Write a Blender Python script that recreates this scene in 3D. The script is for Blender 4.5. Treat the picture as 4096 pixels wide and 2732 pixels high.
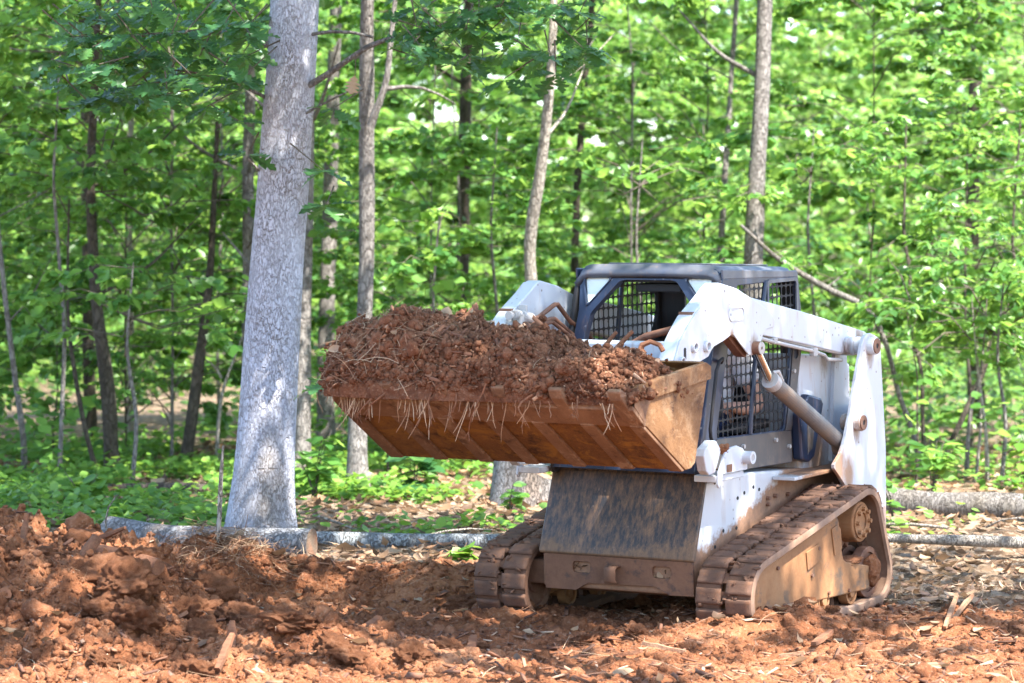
import bpy, bmesh, math, random
import numpy as np
from mathutils import Vector, Matrix, noise as mnoise
from mathutils.geometry import tessellate_polygon

R = math.radians
sc = bpy.context.scene
for o in list(bpy.data.objects): bpy.data.objects.remove(o)
random.seed(7)
RNG = np.random.default_rng(11)

# ------------------------------------------------------------------ camera
cam_d = bpy.data.cameras.new('camera'); cam = bpy.data.objects.new('camera', cam_d)
sc.collection.objects.link(cam)
cam_d.sensor_width = 36.0; cam_d.lens = 107.2
cam_d.clip_start = 0.1; cam_d.clip_end = 2000
CAMZ = 1.844
cam.location = (0, 0, CAMZ); cam.rotation_euler = (R(90 - 1.162), 0, 0)
cam_d.dof.use_dof = True; cam_d.dof.focus_distance = 16.2; cam_d.dof.aperture_fstop = 3.2
sc.camera = cam

# ------------------------------------------------------------------ sky and sun
SUN_EL = R(60)
sun_to = Vector((0.70, -0.71, 0)).normalized()
SUN_DIR = Vector((sun_to.x * math.cos(SUN_EL), sun_to.y * math.cos(SUN_EL), math.sin(SUN_EL)))
w = bpy.data.worlds.new('World'); sc.world = w; w.use_nodes = True
nt = w.node_tree; nt.nodes.clear()
sky = nt.nodes.new('ShaderNodeTexSky'); sky.sky_type = 'NISHITA'; sky.sun_disc = False
sky.sun_elevation = SUN_EL; sky.sun_rotation = math.atan2(SUN_DIR.x, SUN_DIR.y)
sky.air_density = 1.0; sky.dust_density = 0.8; sky.ozone_density = 1.0
bg = nt.nodes.new('ShaderNodeBackground'); bg.inputs['Strength'].default_value = 0.15
wo = nt.nodes.new('ShaderNodeOutputWorld')
nt.links.new(sky.outputs[0], bg.inputs[0]); nt.links.new(bg.outputs[0], wo.inputs[0])
sun_d = bpy.data.lights.new('sun', 'SUN'); sun_d.energy = 5.0; sun_d.angle = R(0.53); sun_d.color = (1, 0.95, 0.87)
sun = bpy.data.objects.new('sun', sun_d); sc.collection.objects.link(sun)
sun.rotation_euler = SUN_DIR.to_track_quat('Z', 'Y').to_euler()
sc.view_settings.view_transform = 'Standard'; sc.view_settings.look = 'None'
sc.view_settings.exposure = 2.2; sc.view_settings.gamma = 1.0
sc.view_settings.use_curve_mapping = False
sc.render.engine = 'CYCLES'
sc.cycles.max_bounces = 12; sc.cycles.diffuse_bounces = 7; sc.cycles.glossy_bounces = 3
sc.cycles.transmission_bounces = 8; sc.cycles.caustics_reflective = False; sc.cycles.caustics_refractive = False
sc.cycles.use_denoising = True

# ------------------------------------------------------------------ noise helpers (numpy)
def _h(i, j, k, s):
    n = (i.astype(np.int64) * 374761393 + j.astype(np.int64) * 668265263 + k.astype(np.int64) * 2147483647 + s * 974634777) & 0xffffffff
    n = ((n ^ (n >> 13)) * 1274126177) & 0xffffffff
    n = (n ^ (n >> 16)) & 0xffffffff
    return n.astype(np.float64) / 4294967295.0 * 2 - 1
def vn3(x, y, z, s=0):
    x, y, z = np.broadcast_arrays(np.asarray(x, float), np.asarray(y, float), np.asarray(z, float))
    i, j, k = np.floor(x), np.floor(y), np.floor(z)
    f, g, h = x - i, y - j, z - k
    f = f*f*f*(f*(f*6-15)+10); g = g*g*g*(g*(g*6-15)+10); h = h*h*h*(h*(h*6-15)+10)
    r = 0
    for a in (0, 1):
        for b in (0, 1):
            for c in (0, 1):
                r = r + _h(i+a, j+b, k+c, s) * (f if a else 1-f) * (g if b else 1-g) * (h if c else 1-h)
    return r
def vn2(x, y, s=0):
    x, y = np.broadcast_arrays(np.asarray(x, float), np.asarray(y, float))
    i, j = np.floor(x), np.floor(y); f, g = x - i, y - j
    f = f*f*f*(f*(f*6-15)+10); g = g*g*g*(g*(g*6-15)+10)
    z = np.zeros_like(i)
    a, b, c, d = _h(i, j, z, s), _h(i+1, j, z, s), _h(i, j+1, z, s), _h(i+1, j+1, z, s)
    return (a*(1-f)+b*f)*(1-g) + (c*(1-f)+d*f)*g
def fbm2(x, y, o=4, s=0, lac=2.03, gain=.5):
    r, a = 0, 1
    for q in range(o):
        r = r + a*vn2(x + q*17.3, y - q*9.1, s+q); x = x*lac; y = y*lac; a *= gain
    return r
def fbm3(x, y, z, o=4, s=0, gain=.5):
    r, a = 0, 1
    for q in range(o):
        r = r + a*vn3(x + q*17.3, y - q*9.1, z + q*3.7, s+q); x = x*2.03; y = y*2.03; z = z*2.03; a *= gain
    return r
def sstep(a, b, x):
    t = np.clip((x-a)/(b-a), 0, 1); return t*t*(3-2*t)

# ------------------------------------------------------------------ mesh helpers
def link(o, parent=None):
    sc.collection.objects.link(o)
    if parent is not None: o.parent = parent
    return o
def new_mesh(name, V, F, mats=(), smooth=False, mi=None, attrs=None):
    V = np.asarray(V, np.float32)
    me = bpy.data.meshes.new(name)
    if isinstance(F, np.ndarray):
        n = F.shape[1]; nf = len(F)
        me.vertices.add(len(V)); me.vertices.foreach_set('co', V.ravel())
        me.loops.add(nf*n); me.loops.foreach_set('vertex_index', F.astype(np.int32).ravel())
        me.polygons.add(nf); me.polygons.foreach_set('loop_start', np.arange(nf, dtype=np.int32)*n)
        me.polygons.foreach_set('loop_total', np.full(nf, n, np.int32))
        me.update(calc_edges=True)
    else:
        me.from_pydata([tuple(map(float, v)) for v in V], [], [tuple(map(int, f)) for f in F])
        me.update()
    for m in (mats if isinstance(mats, (list, tuple)) else [mats]): me.materials.append(m)
    if smooth: me.polygons.foreach_set('use_smooth', np.ones(len(me.polygons), bool))
    if mi is not None: me.polygons.foreach_set('material_index', np.asarray(mi, np.int32))
    for k, a in (attrs or {}).items():
        at = me.attributes.new(k, 'FLOAT', 'POINT'); at.data.foreach_set('value', np.asarray(a, np.float32))
    return me
def tag(o, label=None, cat=None, group=None, kind=None):
    if label: o['label'] = label
    if cat: o['category'] = cat
    if group: o['group'] = group
    if kind: o['kind'] = kind
    return o
def empty(name, loc=(0, 0, 0)):
    o = bpy.data.objects.new(name, None); o.empty_display_size = .2; o.location = loc; return link(o)

class MB:
    """collects simple shapes, builds ONE mesh object"""
    def __init__(s): s.V = []; s.F = []
    def add(s, V, F):
        b = len(s.V); s.V += [tuple(v) for v in V]; s.F += [tuple(i+b for i in f) for f in F]; return s
    def box(s, x0, x1, y0, y1, z0, z1):
        V = [(x, y, z) for x in (x0, x1) for y in (y0, y1) for z in (z0, z1)]
        return s.add(V, [(0, 1, 3, 2), (4, 6, 7, 5), (0, 4, 5, 1), (2, 3, 7, 6), (0, 2, 6, 4), (1, 5, 7, 3)])
    def prism(s, P, y0, y1):           # profile (x,z) swept along y
        n = len(P)
        V = [(x, y0, z) for x, z in P] + [(x, y1, z) for x, z in P]
        F = [tuple(range(n)), tuple(range(2*n-1, n-1, -1))] + [(i, i+n, (i+1) % n+n, (i+1) % n) for i in range(n)]
        return s.add(V, F)
    def prismx(s, P, x0, x1):          # profile (y,z) swept along x
        n = len(P)
        V = [(x0, y, z) for y, z in P] + [(x1, y, z) for y, z in P]
        F = [tuple(range(n)), tuple(range(2*n-1, n-1, -1))] + [(i, i+n, (i+1) % n+n, (i+1) % n) for i in range(n)]
        return s.add(V, F)
    def cyl(s, a, b, r0, r1=None, n=20, cap=True):
        return s.tube([a, b], [r0, r0 if r1 is None else r1], n, cap)
    def tube(s, pts, rad, n=10, cap=True):
        pts = [Vector(p) for p in pts]
        if not hasattr(rad, '__len__'): rad = [rad]*len(pts)
        V = []; F = []; up = None
        for i, p in enumerate(pts):
            t = (pts[min(i+1, len(pts)-1)] - pts[max(i-1, 0)]).normalized()
            if up is None:
                up = t.cross(Vector((0, 0, 1)))
                if up.length < 1e-3: up = t.cross(Vector((1, 0, 0)))
            up = (up - t*up.dot(t)).normalized(); b = t.cross(up)
            for k in range(n):
                a = 2*math.pi*k/n; V.append(p + (up*math.cos(a) + b*math.sin(a))*rad[i])
        for i in range(len(pts)-1):
            for k in range(n):
                F.append((i*n+k, i*n+(k+1) % n, (i+1)*n+(k+1) % n, (i+1)*n+k))
        if cap:
            F.append(tuple(range(n-1, -1, -1))); F.append(tuple(range((len(pts)-1)*n, len(pts)*n)))
        return s.add(V, F)
    def ring(s, a, b, ro, ri, n=20):   # a thick ring / boss with a hole
        a, b = Vector(a), Vector(b); t = (b-a).normalized()
        u = t.cross(Vector((0, 0, 1)))
        if u.length < 1e-3: u = t.cross(Vector((1, 0, 0)))
        u.normalize(); v = t.cross(u); V = []
        for p, r in ((a, ro), (b, ro), (b, ri), (a, ri)):
            for k in range(n):
                q = 2*math.pi*k/n; V.append(p + (u*math.cos(q)+v*math.sin(q))*r)
        F = [(j*n+k, j*n+(k+1) % n, ((j+1) % 4)*n+(k+1) % n, ((j+1) % 4)*n+k) for j in range(4) for k in range(n)]
        return s.add(V, F)
    def plate(s, outer, holes, f0, f1):   # polygon with holes in 2D, f0/f1 map (u,v)->3D for both faces
        rings = [outer] + list(holes); flat = [p for r in rings for p in r]
        tris = tessellate_polygon([[Vector((p[0], p[1], 0)) for p in r] for r in rings])
        n = len(flat)
        V = [f0(*p) for p in flat] + [f1(*p) for p in flat]
        F = [tuple(t) for t in tris] + [tuple(i+n for i in reversed(t)) for t in tris]
        b = 0
        for r in rings:
            m = len(r)
            for i in range(m): F.append((b+i, b+(i+1) % m, b+(i+1) % m+n, b+i+n))
            b += m
        return s.add(V, F)
    def build(s, name, mat, parent=None, bevel=0, smooth=None, seg=2, fix=True):
        me = bpy.data.meshes.new(name); me.from_pydata([tuple(v) for v in s.V], [], s.F); me.update()
        if fix:
            bm = bmesh.new(); bm.from_mesh(me); bmesh.ops.recalc_face_normals(bm, faces=bm.faces); bm.to_mesh(me); bm.free()
        me.materials.append(mat)
        o = link(bpy.data.objects.new(name, me), parent)
        if bevel:
            b = o.modifiers.new('bevel', 'BEVEL'); b.width = bevel; b.segments = seg; b.limit_method = 'ANGLE'; b.angle_limit = R(35)
        if smooth or (smooth is None and not bevel):
            me.polygons.foreach_set('use_smooth', np.ones(len(me.polygons), bool))
            me.set_sharp_from_angle(angle=R(38))
        return o
def obj_from(name, me, parent=None): return link(bpy.data.objects.new(name, me), parent)

def rrect(x0, x1, z0, z1, r, n=3):
    P = []
    for cx, cz, a0 in ((x1-r, z1-r, 0), (x0+r, z1-r, 90), (x0+r, z0+r, 180), (x1-r, z0+r, 270)):
        for k in range(n+1):
            a = R(a0 + 90*k/n); P.append((cx+r*math.cos(a), cz+r*math.sin(a)))
    return P
def circ(cx, cz, r, n=14): return [(cx+r*math.cos(2*math.pi*k/n), cz+r*math.sin(2*math.pi*k/n)) for k in range(n)]
def scatter(TV, TF, P, Rm, S):
    """copies of a template (TV,TF) at points P with rotations Rm (n,3,3) and scales S (n,) or (n,3)"""
    TV = np.asarray(TV, float); TF = np.asarray(TF); n = len(P)
    S = np.asarray(S, float)
    if S.ndim == 1: S = np.repeat(S[:, None], 3, 1)
    A = TV[None, :, :] * S[:, None, :]
    V = np.einsum('nij,nvj->nvi', Rm, A) + np.asarray(P)[:, None, :]
    F = TF[None, :, :] + (np.arange(n)*len(TV))[:, None, None]
    return V.reshape(-1, 3), F.reshape(-1, TF.shape[1])
def rot_from(Y, N):
    """rotation whose local y axis is Y and z axis is close to N (rows n,3)"""
    Y = Y/np.linalg.norm(Y, axis=1, keepdims=True)
    X = np.cross(Y, N); X /= np.maximum(np.linalg.norm(X, axis=1, keepdims=True), 1e-6)
    Z = np.cross(X, Y); return np.stack([X, Y, Z], axis=2)
def rand_rot(n, rng, tilt=1.0):
    yaw = rng.uniform(0, 2*np.pi, n); 
    Y = np.stack([np.cos(yaw), np.sin(yaw), rng.normal(0, .35*tilt, n)], 1)
    N = np.stack([rng.normal(0, .35*tilt, n), rng.normal(0, .35*tilt, n), np.ones(n)], 1)
    return rot_from(Y, N)

# ------------------------------------------------------------------ materials
class MT:
    def __init__(s, name):
        s.m = bpy.data.materials.new(name); s.m.use_nodes = True; s.t = s.m.node_tree; s.t.nodes.clear()
        s.out = s.n('ShaderNodeOutputMaterial'); s._o = None
    def n(s, ty, **kw):
        nd = s.t.nodes.new(ty)
        for k, v in kw.items():
            if k.startswith('_'): setattr(nd, k[1:], v)
        return nd
    def l(s, a, b): s.t.links.new(a, b)
    def obj(s):
        if s._o is None: s._o = s.n('ShaderNodeTexCoord')
        return s._o.outputs['Object']
    def map(s, scale=(1, 1, 1), rot=(0, 0, 0), loc=(0, 0, 0)):
        m = s.n('ShaderNodeMapping'); m.inputs['Scale'].default_value = scale; m.inputs['Rotation'].default_value = rot
        m.inputs['Location'].default_value = loc
        s.l(s.obj(), m.inputs['Vector']); return m.outputs[0]
    def noise(s, vec, scale=5, detail=6, rough=.6, dist=0):
        n = s.n('ShaderNodeTexNoise'); n.inputs['Scale'].default_value = scale; n.inputs['Detail'].default_value = detail
        n.inputs['Roughness'].default_value = rough; n.inputs['Distortion'].default_value = dist
        s.l(vec, n.inputs['Vector']); return n.outputs['Fac']
    def voro(s, vec, scale=5, feat='F1', rnd=1.0):
        n = s.n('ShaderNodeTexVoronoi'); n.feature = feat; n.inputs['Scale'].default_value = scale
        n.inputs['Randomness'].default_value = rnd; s.l(vec, n.inputs['Vector']); return n
    def attr(s, name):
        n = s.n('ShaderNodeAttribute'); n.attribute_name = name; return n.outputs['Fac']
    def ramp(s, f, stops, inter='LINEAR'):
        r = s.n('ShaderNodeValToRGB'); r.color_ramp.interpolation = inter
        e = r.color_ramp.elements
        while len(e) < len(stops): e.new(.5)
        for i, (p, c) in enumerate(stops):
            e[i].position = p; e[i].color = (*c, 1) if hasattr(c, '__len__') else (c, c, c, 1)
        s.l(f, r.inputs[0]); return r.outputs[0]
    def mix(s, f, a, b, mode='MIX'):
        m = s.n('ShaderNodeMix'); m.data_type = 'RGBA'; m.blend_type = mode
        for v, k in ((f, 0), (a, 6), (b, 7)):
            if hasattr(v, 'node'): s.l(v, m.inputs[k])
            elif k == 0: m.inputs[0].default_value = v
            else: m.inputs[k].default_value = (*v, 1)
        return m.outputs[2]
    def math(s, op, a, b=None, clamp=False):
        m = s.n('ShaderNodeMath'); m.operation = op; m.use_clamp = clamp
        for i, v in enumerate((a, b)):
            if v is None: continue
            if hasattr(v, 'node'): s.l(v, m.inputs[i])
            else: m.inputs[i].default_value = v
        return m.outputs[0]
    def z(s):
        x = s.n('ShaderNodeSeparateXYZ'); s.l(s.obj(), x.inputs[0]); return x.outputs
    def mrange(s, v, a, b, c=0, d=1):
        m = s.n('ShaderNodeMapRange'); m.inputs[1].default_value = a; m.inputs[2].default_value = b
        m.inputs[3].default_value = c; m.inputs[4].default_value = d; s.l(v, m.inputs[0]); return m.outputs[0]
    def bsdf(s, col, rough=.6, metal=0, spec=.5, bump=None, bstr=.3, bdist=.01):
        p = s.n('ShaderNodeBsdfPrincipled')
        for v, k in ((col, 'Base Color'), (rough, 'Roughness'), (metal, 'Metallic'), (spec, 'Specular IOR Level')):
            if hasattr(v, 'node'): s.l(v, p.inputs[k])
            elif k == 'Base Color': p.inputs[k].default_value = (*v, 1)
            else: p.inputs[k].default_value = v
        if bump is not None:
            b = s.n('ShaderNodeBump'); b.inputs['Strength'].default_value = bstr; b.inputs['Distance'].default_value = bdist
            s.l(bump, b.inputs['Height']); s.l(b.outputs[0], p.inputs['Normal'])
        s.l(p.outputs[0], s.out.inputs[0]); s.p = p; return s.m

def m_clay(name, dark=(.115, .045, .024), mid=(.275, .105, .046), light=(.45, .215, .112), litter=False):
    t = MT(name); o = t.obj()
    n1 = t.noise(o, 2.2, 5, .6); n2 = t.noise(o, 28, 8, .7); n3 = t.noise(o, 90, 4, .7)
    f = t.math('ADD', t.math('MULTIPLY', n1, .55), t.math('MULTIPLY', n2, .45))
    c = t.ramp(f, [(.36, dark), (.5, mid), (.64, light)])
    fl = t.voro(t.map((1, 1, 1)), 120, 'F1')
    c = t.mix(t.math('MULTIPLY', t.math('GREATER_THAN', fl.outputs['Color'], .82), .35), c, (.40, .26, .17))
    if litter:
        a = t.attr('litter')
        v = t.voro(t.map((1, 1, 1)), 22, 'F1'); vc = t.n('ShaderNodeSeparateColor'); t.l(v.outputs['Color'], vc.inputs[0])
        lc = t.ramp(vc.outputs[0], [(0, (.10, .06, .035)), (.35, (.22, .14, .085)), (.7, (.34, .25, .17)), (1, (.45, .36, .28))])
        lc = t.mix(t.math('MULTIPLY', n2, .6), lc, (.07, .045, .03))
        c = t.mix(a, c, lc)
    h = t.math('ADD', n2, t.math('MULTIPLY', n3, .5))
    return t.bsdf(c, .92, 0, .15, h, 1.0, .03)
CLAY = m_clay('red_clay', litter=True)
CLOD = m_clay('clod_clay', (.12, .046, .024), (.265, .106, .049), (.40, .192, .104))
HEAPM = m_clay('dug_soil', (.095, .040, .023), (.20, .088, .048), (.32, .16, .092))

def m_leaf(name, cols, trans, gloss=.38, tw=.42):
    t = MT(name); a = t.attr('rnd')
    c = t.ramp(a, [(i/(len(cols)-1), k) for i, k in enumerate(cols)])
    tc = t.mix(.5, c, trans, 'MIX')
    p = t.n('ShaderNodeBsdfPrincipled'); p.inputs['Roughness'].default_value = gloss
    p.inputs['Specular IOR Level'].default_value = .5
    t.l(c, p.inputs['Base Color'])
    tr = t.n('ShaderNodeBsdfTranslucent'); t.l(tc, tr.inputs[0])
    mx = t.n('ShaderNodeMixShader'); mx.inputs[0].default_value = tw
    t.l(p.outputs[0], mx.inputs[1]); t.l(tr.outputs[0], mx.inputs[2]); t.l(mx.outputs[0], t.out.inputs[0]); return t.m
LEAF_A = m_leaf('leaf_understory', [(.03, .105, .022), (.06, .17, .036), (.105, .25, .05), (.155, .31, .065)], (.50, .74, .13), .36, .5)
LEAF_B = m_leaf('leaf_far', [(.065, .175, .035), (.14, .30, .055), (.23, .42, .10), (.36, .54, .22)], (.64, .86, .20), .42, .52)
LEAF_OAK = m_leaf('leaf_oak', [(.025, .085, .03), (.04, .125, .045), (.055, .155, .05), (.08, .18, .04)], (.24, .46, .08), .34, .38)
LEAF_G = m_leaf('leaf_ground', [(.05, .14, .02), (.09, .21, .03), (.14, .28, .04), (.20, .34, .06)], (.40, .60, .08), .4, .42)
LEAF_DRY = m_leaf('leaf_dry', [(.07, .037, .02), (.16, .088, .045), (.27, .165, .09), (.38, .27, .175), (.22, .10, .045)], (.45, .30, .18), .6, .2)

def m_bark(name, base, crack, stretch=.22, scale=26, moss=None, bstr=.9):
    t = MT(name); v = t.map((1, 1, stretch))
    nz = t.noise(v, scale*.5, 3, .6)
    wv = t.n('ShaderNodeVectorMath'); wv.operation = 'ADD'
    cm = t.n('ShaderNodeCombineXYZ'); t.l(t.math('MULTIPLY', nz, .09), cm.inputs[0]); t.l(t.math('MULTIPLY', t.noise(v, scale*.9, 3, .7), .09), cm.inputs[1])
    t.l(v, wv.inputs[0]); t.l(cm.outputs[0], wv.inputs[1])
    e = t.voro(wv.outputs[0], scale, 'DISTANCE_TO_EDGE')
    d = t.math('MULTIPLY', e.outputs['Distance'], 7, True)
    n1 = t.noise(t.obj(), 6, 5, .6); n2 = t.noise(t.map((1, 1, .4)), 60, 6, .7); n3 = t.noise(t.map((1, 1, .3)), 1.6, 4, .6)
    lo = tuple(x*.7 for x in base); hi = tuple(min(1, x*1.25) for x in base)
    c = t.ramp(t.math('ADD', t.math('MULTIPLY', n1, .5), t.math('MULTIPLY', n2, .5)), [(.3, lo), (.7, hi)])
    if moss: c = t.mix(t.ramp(n3, [(.5, 0.), (.66, .8)]), c, moss)
    c = t.mix(t.math('MULTIPLY', t.ramp(d, [(.15, .95), (.9, 0.)]), t.ramp(t.noise(t.map((1, 1, .45)), 5.5, 5, .7), [(.38, .25), (.62, 1.)])), c, crack)
    h = t.math('ADD', t.math('MULTIPLY', d, 1.0), t.math('MULTIPLY', n2, .35))
    return t.bsdf(c, .9, 0, .2, h, bstr, .012)
BARK_OAK = m_bark('bark_oak', (.46, .47, .54), (.17, .14, .122), .27, 56, (.27, .235, .20), .7)
BARK_GREY = m_bark('bark_grey', (.225, .205, .19), (.085, .07, .06), .2, 46, (.15, .125, .095))
BARK_DARK = m_bark('bark_dark', (.095, .078, .062), (.04, .032, .026), .2, 44)
BARK_PALE = m_bark('bark_pale', (.36, .32, .275), (.15, .125, .10), .22, 44)
BARK_LOG = m_bark('bark_log', (.25, .25, .26), (.08, .066, .058), .28, 40, (.17, .12, .085))
TWIG = MT('twig'); TWIG = TWIG.bsdf(TWIG.ramp(TWIG.noise(TWIG.obj(), 8), [(.3, (.05, .042, .03)), (.7, (.13, .105, .08))]), .9)
def m_wood(name, a, b):
    t = MT(name); n = t.noise(t.map((6, 1, 6)), 14, 6, .65); n2 = t.noise(t.obj(), 9, 4)
    c = t.mix(t.ramp(n2, [(.45, 0.), (.7, .7)]), t.ramp(n, [(.3, a), (.7, b)]), (.30, .12, .06))
    return t.bsdf(c, .9, 0, .2, n, .6, .006)
WOOD = m_wood('torn_wood', (.19, .10, .06), (.36, .23, .145))
WOOD_D = m_wood('muddy_wood', (.09, .042, .026), (.21, .105, .06))
WOOD_CUT = m_wood('cut_wood', (.13, .09, .065), (.26, .19, .135))
STRAW = MT('straw'); STRAW = STRAW.bsdf(STRAW.ramp(STRAW.attr('rnd'), [(0, (.09, .04, .022)), (.4, (.20, .095, .05)), (.75, (.34, .21, .12)), (1, (.48, .37, .25))]), .8)
CHIP = MT('wood_chips'); CHIP = CHIP.bsdf(CHIP.ramp(CHIP.attr('rnd'), [(0, (.08, .035, .021)), (.55, (.20, .09, .05)), (.85, (.32, .17, .095)), (1, (.46, .33, .23))]), .9)

def m_paint(name, base, mud=(.24, .12, .06), zlo=None, zhi=None, amt=.5, rough=.38, scr=(.16, .12, .10), dust=0.0, rust=.35, streak=False, slope=0.0, stains=()):
    t = MT(name); o = t.obj()
    n1 = t.noise(o, 3.2, 6, .65); n2 = t.noise(o, 34, 6, .7)
    c = t.mix(t.ramp(t.noise(o, 1.7, 3), [(.35, 0.), (.7, .35)]), base, tuple(x*.86 for x in base))
    sp = t.voro(o, 26, 'F1'); spc = t.n('ShaderNodeSeparateColor'); t.l(sp.outputs['Color'], spc.inputs[0])
    chip = t.math('MULTIPLY', t.math('LESS_THAN', sp.outputs['Distance'], .17), t.math('GREATER_THAN', spc.outputs[0], .80))
    c = t.mix(t.math('MULTIPLY', chip, rust), c, scr)
    sm = t.noise(t.map((2.5, 2.5, .35)), 12, 5, .65)
    c = t.mix(t.math('MULTIPLY', t.ramp(sm, [(.56, 0.), (.72, 1.)]), rust*.55), c, (.36, .20, .11))
    if streak:
        s1 = t.noise(t.map((4, 4.6, .8), (R(10), 0, 0)), 8, 9, .8)
        c = t.mix(t.ramp(s1, [(.44, 0.), (.64, .75)]), c, mud)
        s3 = t.noise(t.map((9, 14, .5), (R(-4), 0, 0)), 12, 6, .8)
        c = t.mix(t.ramp(s3, [(.58, 0.), (.72, .5)]), c, (.13, .115, .105))
        s2 = t.noise(o, 2.4, 4, .6)
        c = t.mix(t.ramp(s2, [(.5, 0.), (.75, .4)]), c, tuple(x*.6 for x in mud))
    if dust: c = t.mix(t.math('MULTIPLY', t.ramp(n1, [(.35, 0.), (.75, 1.)]), dust), c, mud)
    for (sx, sz, sr, scol) in stains:
        vm = t.n('ShaderNodeVectorMath'); vm.operation = 'DISTANCE'; t.l(t.map((1, 0, .55)), vm.inputs[0]); vm.inputs[1].default_value = (sx, 0, sz*.55)
        dn = t.math('ADD', vm.outputs['Value'], t.math('MULTIPLY', t.math('SUBTRACT', t.noise(t.map((3, 3, .8)), 22, 6, .7), .5), sr*1.5))
        c = t.mix(t.ramp(t.mrange(dn, sr*.45, sr*1.15, 1, 0), [(.0, 0.), (1, .85)]), c, scol)
    r = rough
    if zlo is not None:
        xyz = t.z(); z = t.math('ADD', xyz[2], t.math('MULTIPLY', xyz[0], slope)) if slope else xyz[2]
        zz = t.mrange(z, zlo, zhi, 1, 0)
        f = t.math('ADD', zz, t.math('MULTIPLY', t.math('SUBTRACT', n1, .5), 1.1))
        f = t.math('ADD', f, t.math('MULTIPLY', t.math('SUBTRACT', n2, .5), .5))
        mk = t.math('MULTIPLY', t.ramp(f, [(.42, 0.), (.62, 1.)]), amt)
        mc = t.ramp(n2, [(.3, tuple(x*.7 for x in mud)), (.7, tuple(x*1.2 for x in mud))])
        c = t.mix(mk, c, mc)
        r = t.math('ADD', rough, t.math('MULTIPLY', mk, .85-rough))
    return t.bsdf(c, r, 0, .5, n2, .08, .004)
WHITE = m_paint('white_paint', (.50, .53, .57), rust=.8, stains=((-.512, 1.46, .05, (.20, .12, .08)), (-1.80, 1.40, .07, (.16, .085, .055)), (-1.62, 1.34, .06, (.14, .08, .055)), (-1.50, .84, .14, (.26, .14, .075)), (-1.25, .78, .10, (.30, .2, .13)), (-.26, 1.55, .02, (.3, .17, .1))))
WHITE_HULL = m_paint('white_paint_hull', (.52, .53, .55), mud=(.24, .12, .06), zlo=.26, zhi=.50, amt=.96, rust=.6, slope=.33)
WHITE_TOWER = m_paint('white_paint_tower', (.50, .53, .58), zlo=.25, zhi=.75, amt=.8, rust=.9, stains=((-1.735, 1.37, .055, (.20, .11, .07)), (-1.553, .95, .05, (.22, .13, .08)), (-1.33, .76, .085, (.30, .13, .05)), (-1.45, .70, .07, (.30, .14, .06))))
BLACK = m_paint('black_paint', (.026, .025, .029), mud=(.21, .12, .062), rough=.42, streak=True, rust=.5, zlo=.3, zhi=.62, amt=.55)
NAVY = m_paint('navy_paint', (.013, .025, .058), mud=(.25, .2, .16), rough=.36, rust=.35, dust=.05, scr=(.3, .3, .32))
ROOFM = m_paint('roof_paint', (.042, .058, .098), mud=(.3, .27, .22), rough=.42, rust=.5, dust=.4)
DARK = m_paint('dark_interior', (.012, .012, .014), rough=.7, rust=.1)
DOORM = m_paint('charcoal_paint', (.055, .058, .066), mud=(.28, .21, .15), rough=.5, dust=.28, rust=.5, zlo=.6, zhi=.95, amt=.3)
def m_mud(name, cols, scale=3., dark=None, rough=.85, bs=.5, stretch=(1, 1, 1), light=None):
    t = MT(name); v = t.map(stretch)
    n1 = t.noise(v, scale, 6, .65, .4); n2 = t.noise(t.obj(), 45, 6, .75); n3 = t.noise(t.obj(), scale*2.3, 5, .7)
    c = t.ramp(t.math('ADD', t.math('MULTIPLY', n1, .7), t.math('MULTIPLY', n2, .3)), [(.3+.4*i/(len(cols)-1), k) for i, k in enumerate(cols)])
    if dark: c = t.mix(t.ramp(n3, [(.54, 0.), (.66, .85)]), c, dark)
    if light:
        l1 = t.noise(t.map((1.3, 1, 1.3), (0, R(33), 0), (3, 1, 2)), 4.5, 8, .78, .6)
        c = t.mix(t.ramp(l1, [(.52, 0.), (.60, .8)]), c, light)
        l2 = t.noise(t.map((.8, 9, 6), (0, R(-33), 0), (5, 1, 2)), 6, 5, .7)
        c = t.mix(t.ramp(l2, [(.60, 0.), (.70, .45)]), c, tuple(min(1, x*1.25) for x in light))
    h = t.math('ADD', n2, t.math('MULTIPLY', n3, .6))
    return t.bsdf(c, rough, 0, .25, h, bs, .006)
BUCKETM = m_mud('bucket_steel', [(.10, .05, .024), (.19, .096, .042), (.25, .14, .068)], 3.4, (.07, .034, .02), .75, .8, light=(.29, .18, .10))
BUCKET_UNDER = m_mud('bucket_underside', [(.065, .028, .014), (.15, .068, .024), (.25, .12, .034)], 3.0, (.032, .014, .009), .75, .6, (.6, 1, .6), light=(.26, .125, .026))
BUCKET_EDGE = m_mud('bucket_edge_steel', [(.10, .052, .03), (.17, .09, .05), (.24, .14, .08)], 3.0, (.07, .035, .02), .62, .5, light=(.29, .19, .12))
FRAMEM = m_mud('muddy_frame', [(.17, .076, .033), (.29, .142, .064), (.36, .20, .10)], 2.6, (.10, .078, .06), .75, .25)
RUBBER = m_mud('muddy_rubber', [(.06, .032, .022), (.115, .06, .038), (.16, .085, .055)], 5., (.18, .085, .048), .9, .5)
LUGM = m_mud('muddy_lug', [(.07, .040, .029), (.13, .072, .049), (.18, .10, .066)], 7., (.19, .09, .05), .85, .5)
BELTIN = m_mud('dusty_belt', [(.16, .095, .06), (.25, .155, .105), (.31, .205, .145)], 4., None, .85, .2)
BUMPM = m_mud('muddy_bumper', [(.085, .043, .028), (.165, .083, .05), (.23, .118, .068)], 3., (.045, .036, .036), .7, .3)
RUST = m_mud('rusty_steel', [(.09, .045, .03), (.17, .085, .055), (.22, .14, .10)], 12., None, .6, .2)
CYLM = m_mud('dusty_cylinder', [(.10, .10, .11), (.17, .155, .145), (.30, .19, .11)], 2.2, None, .5, .15)
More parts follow.
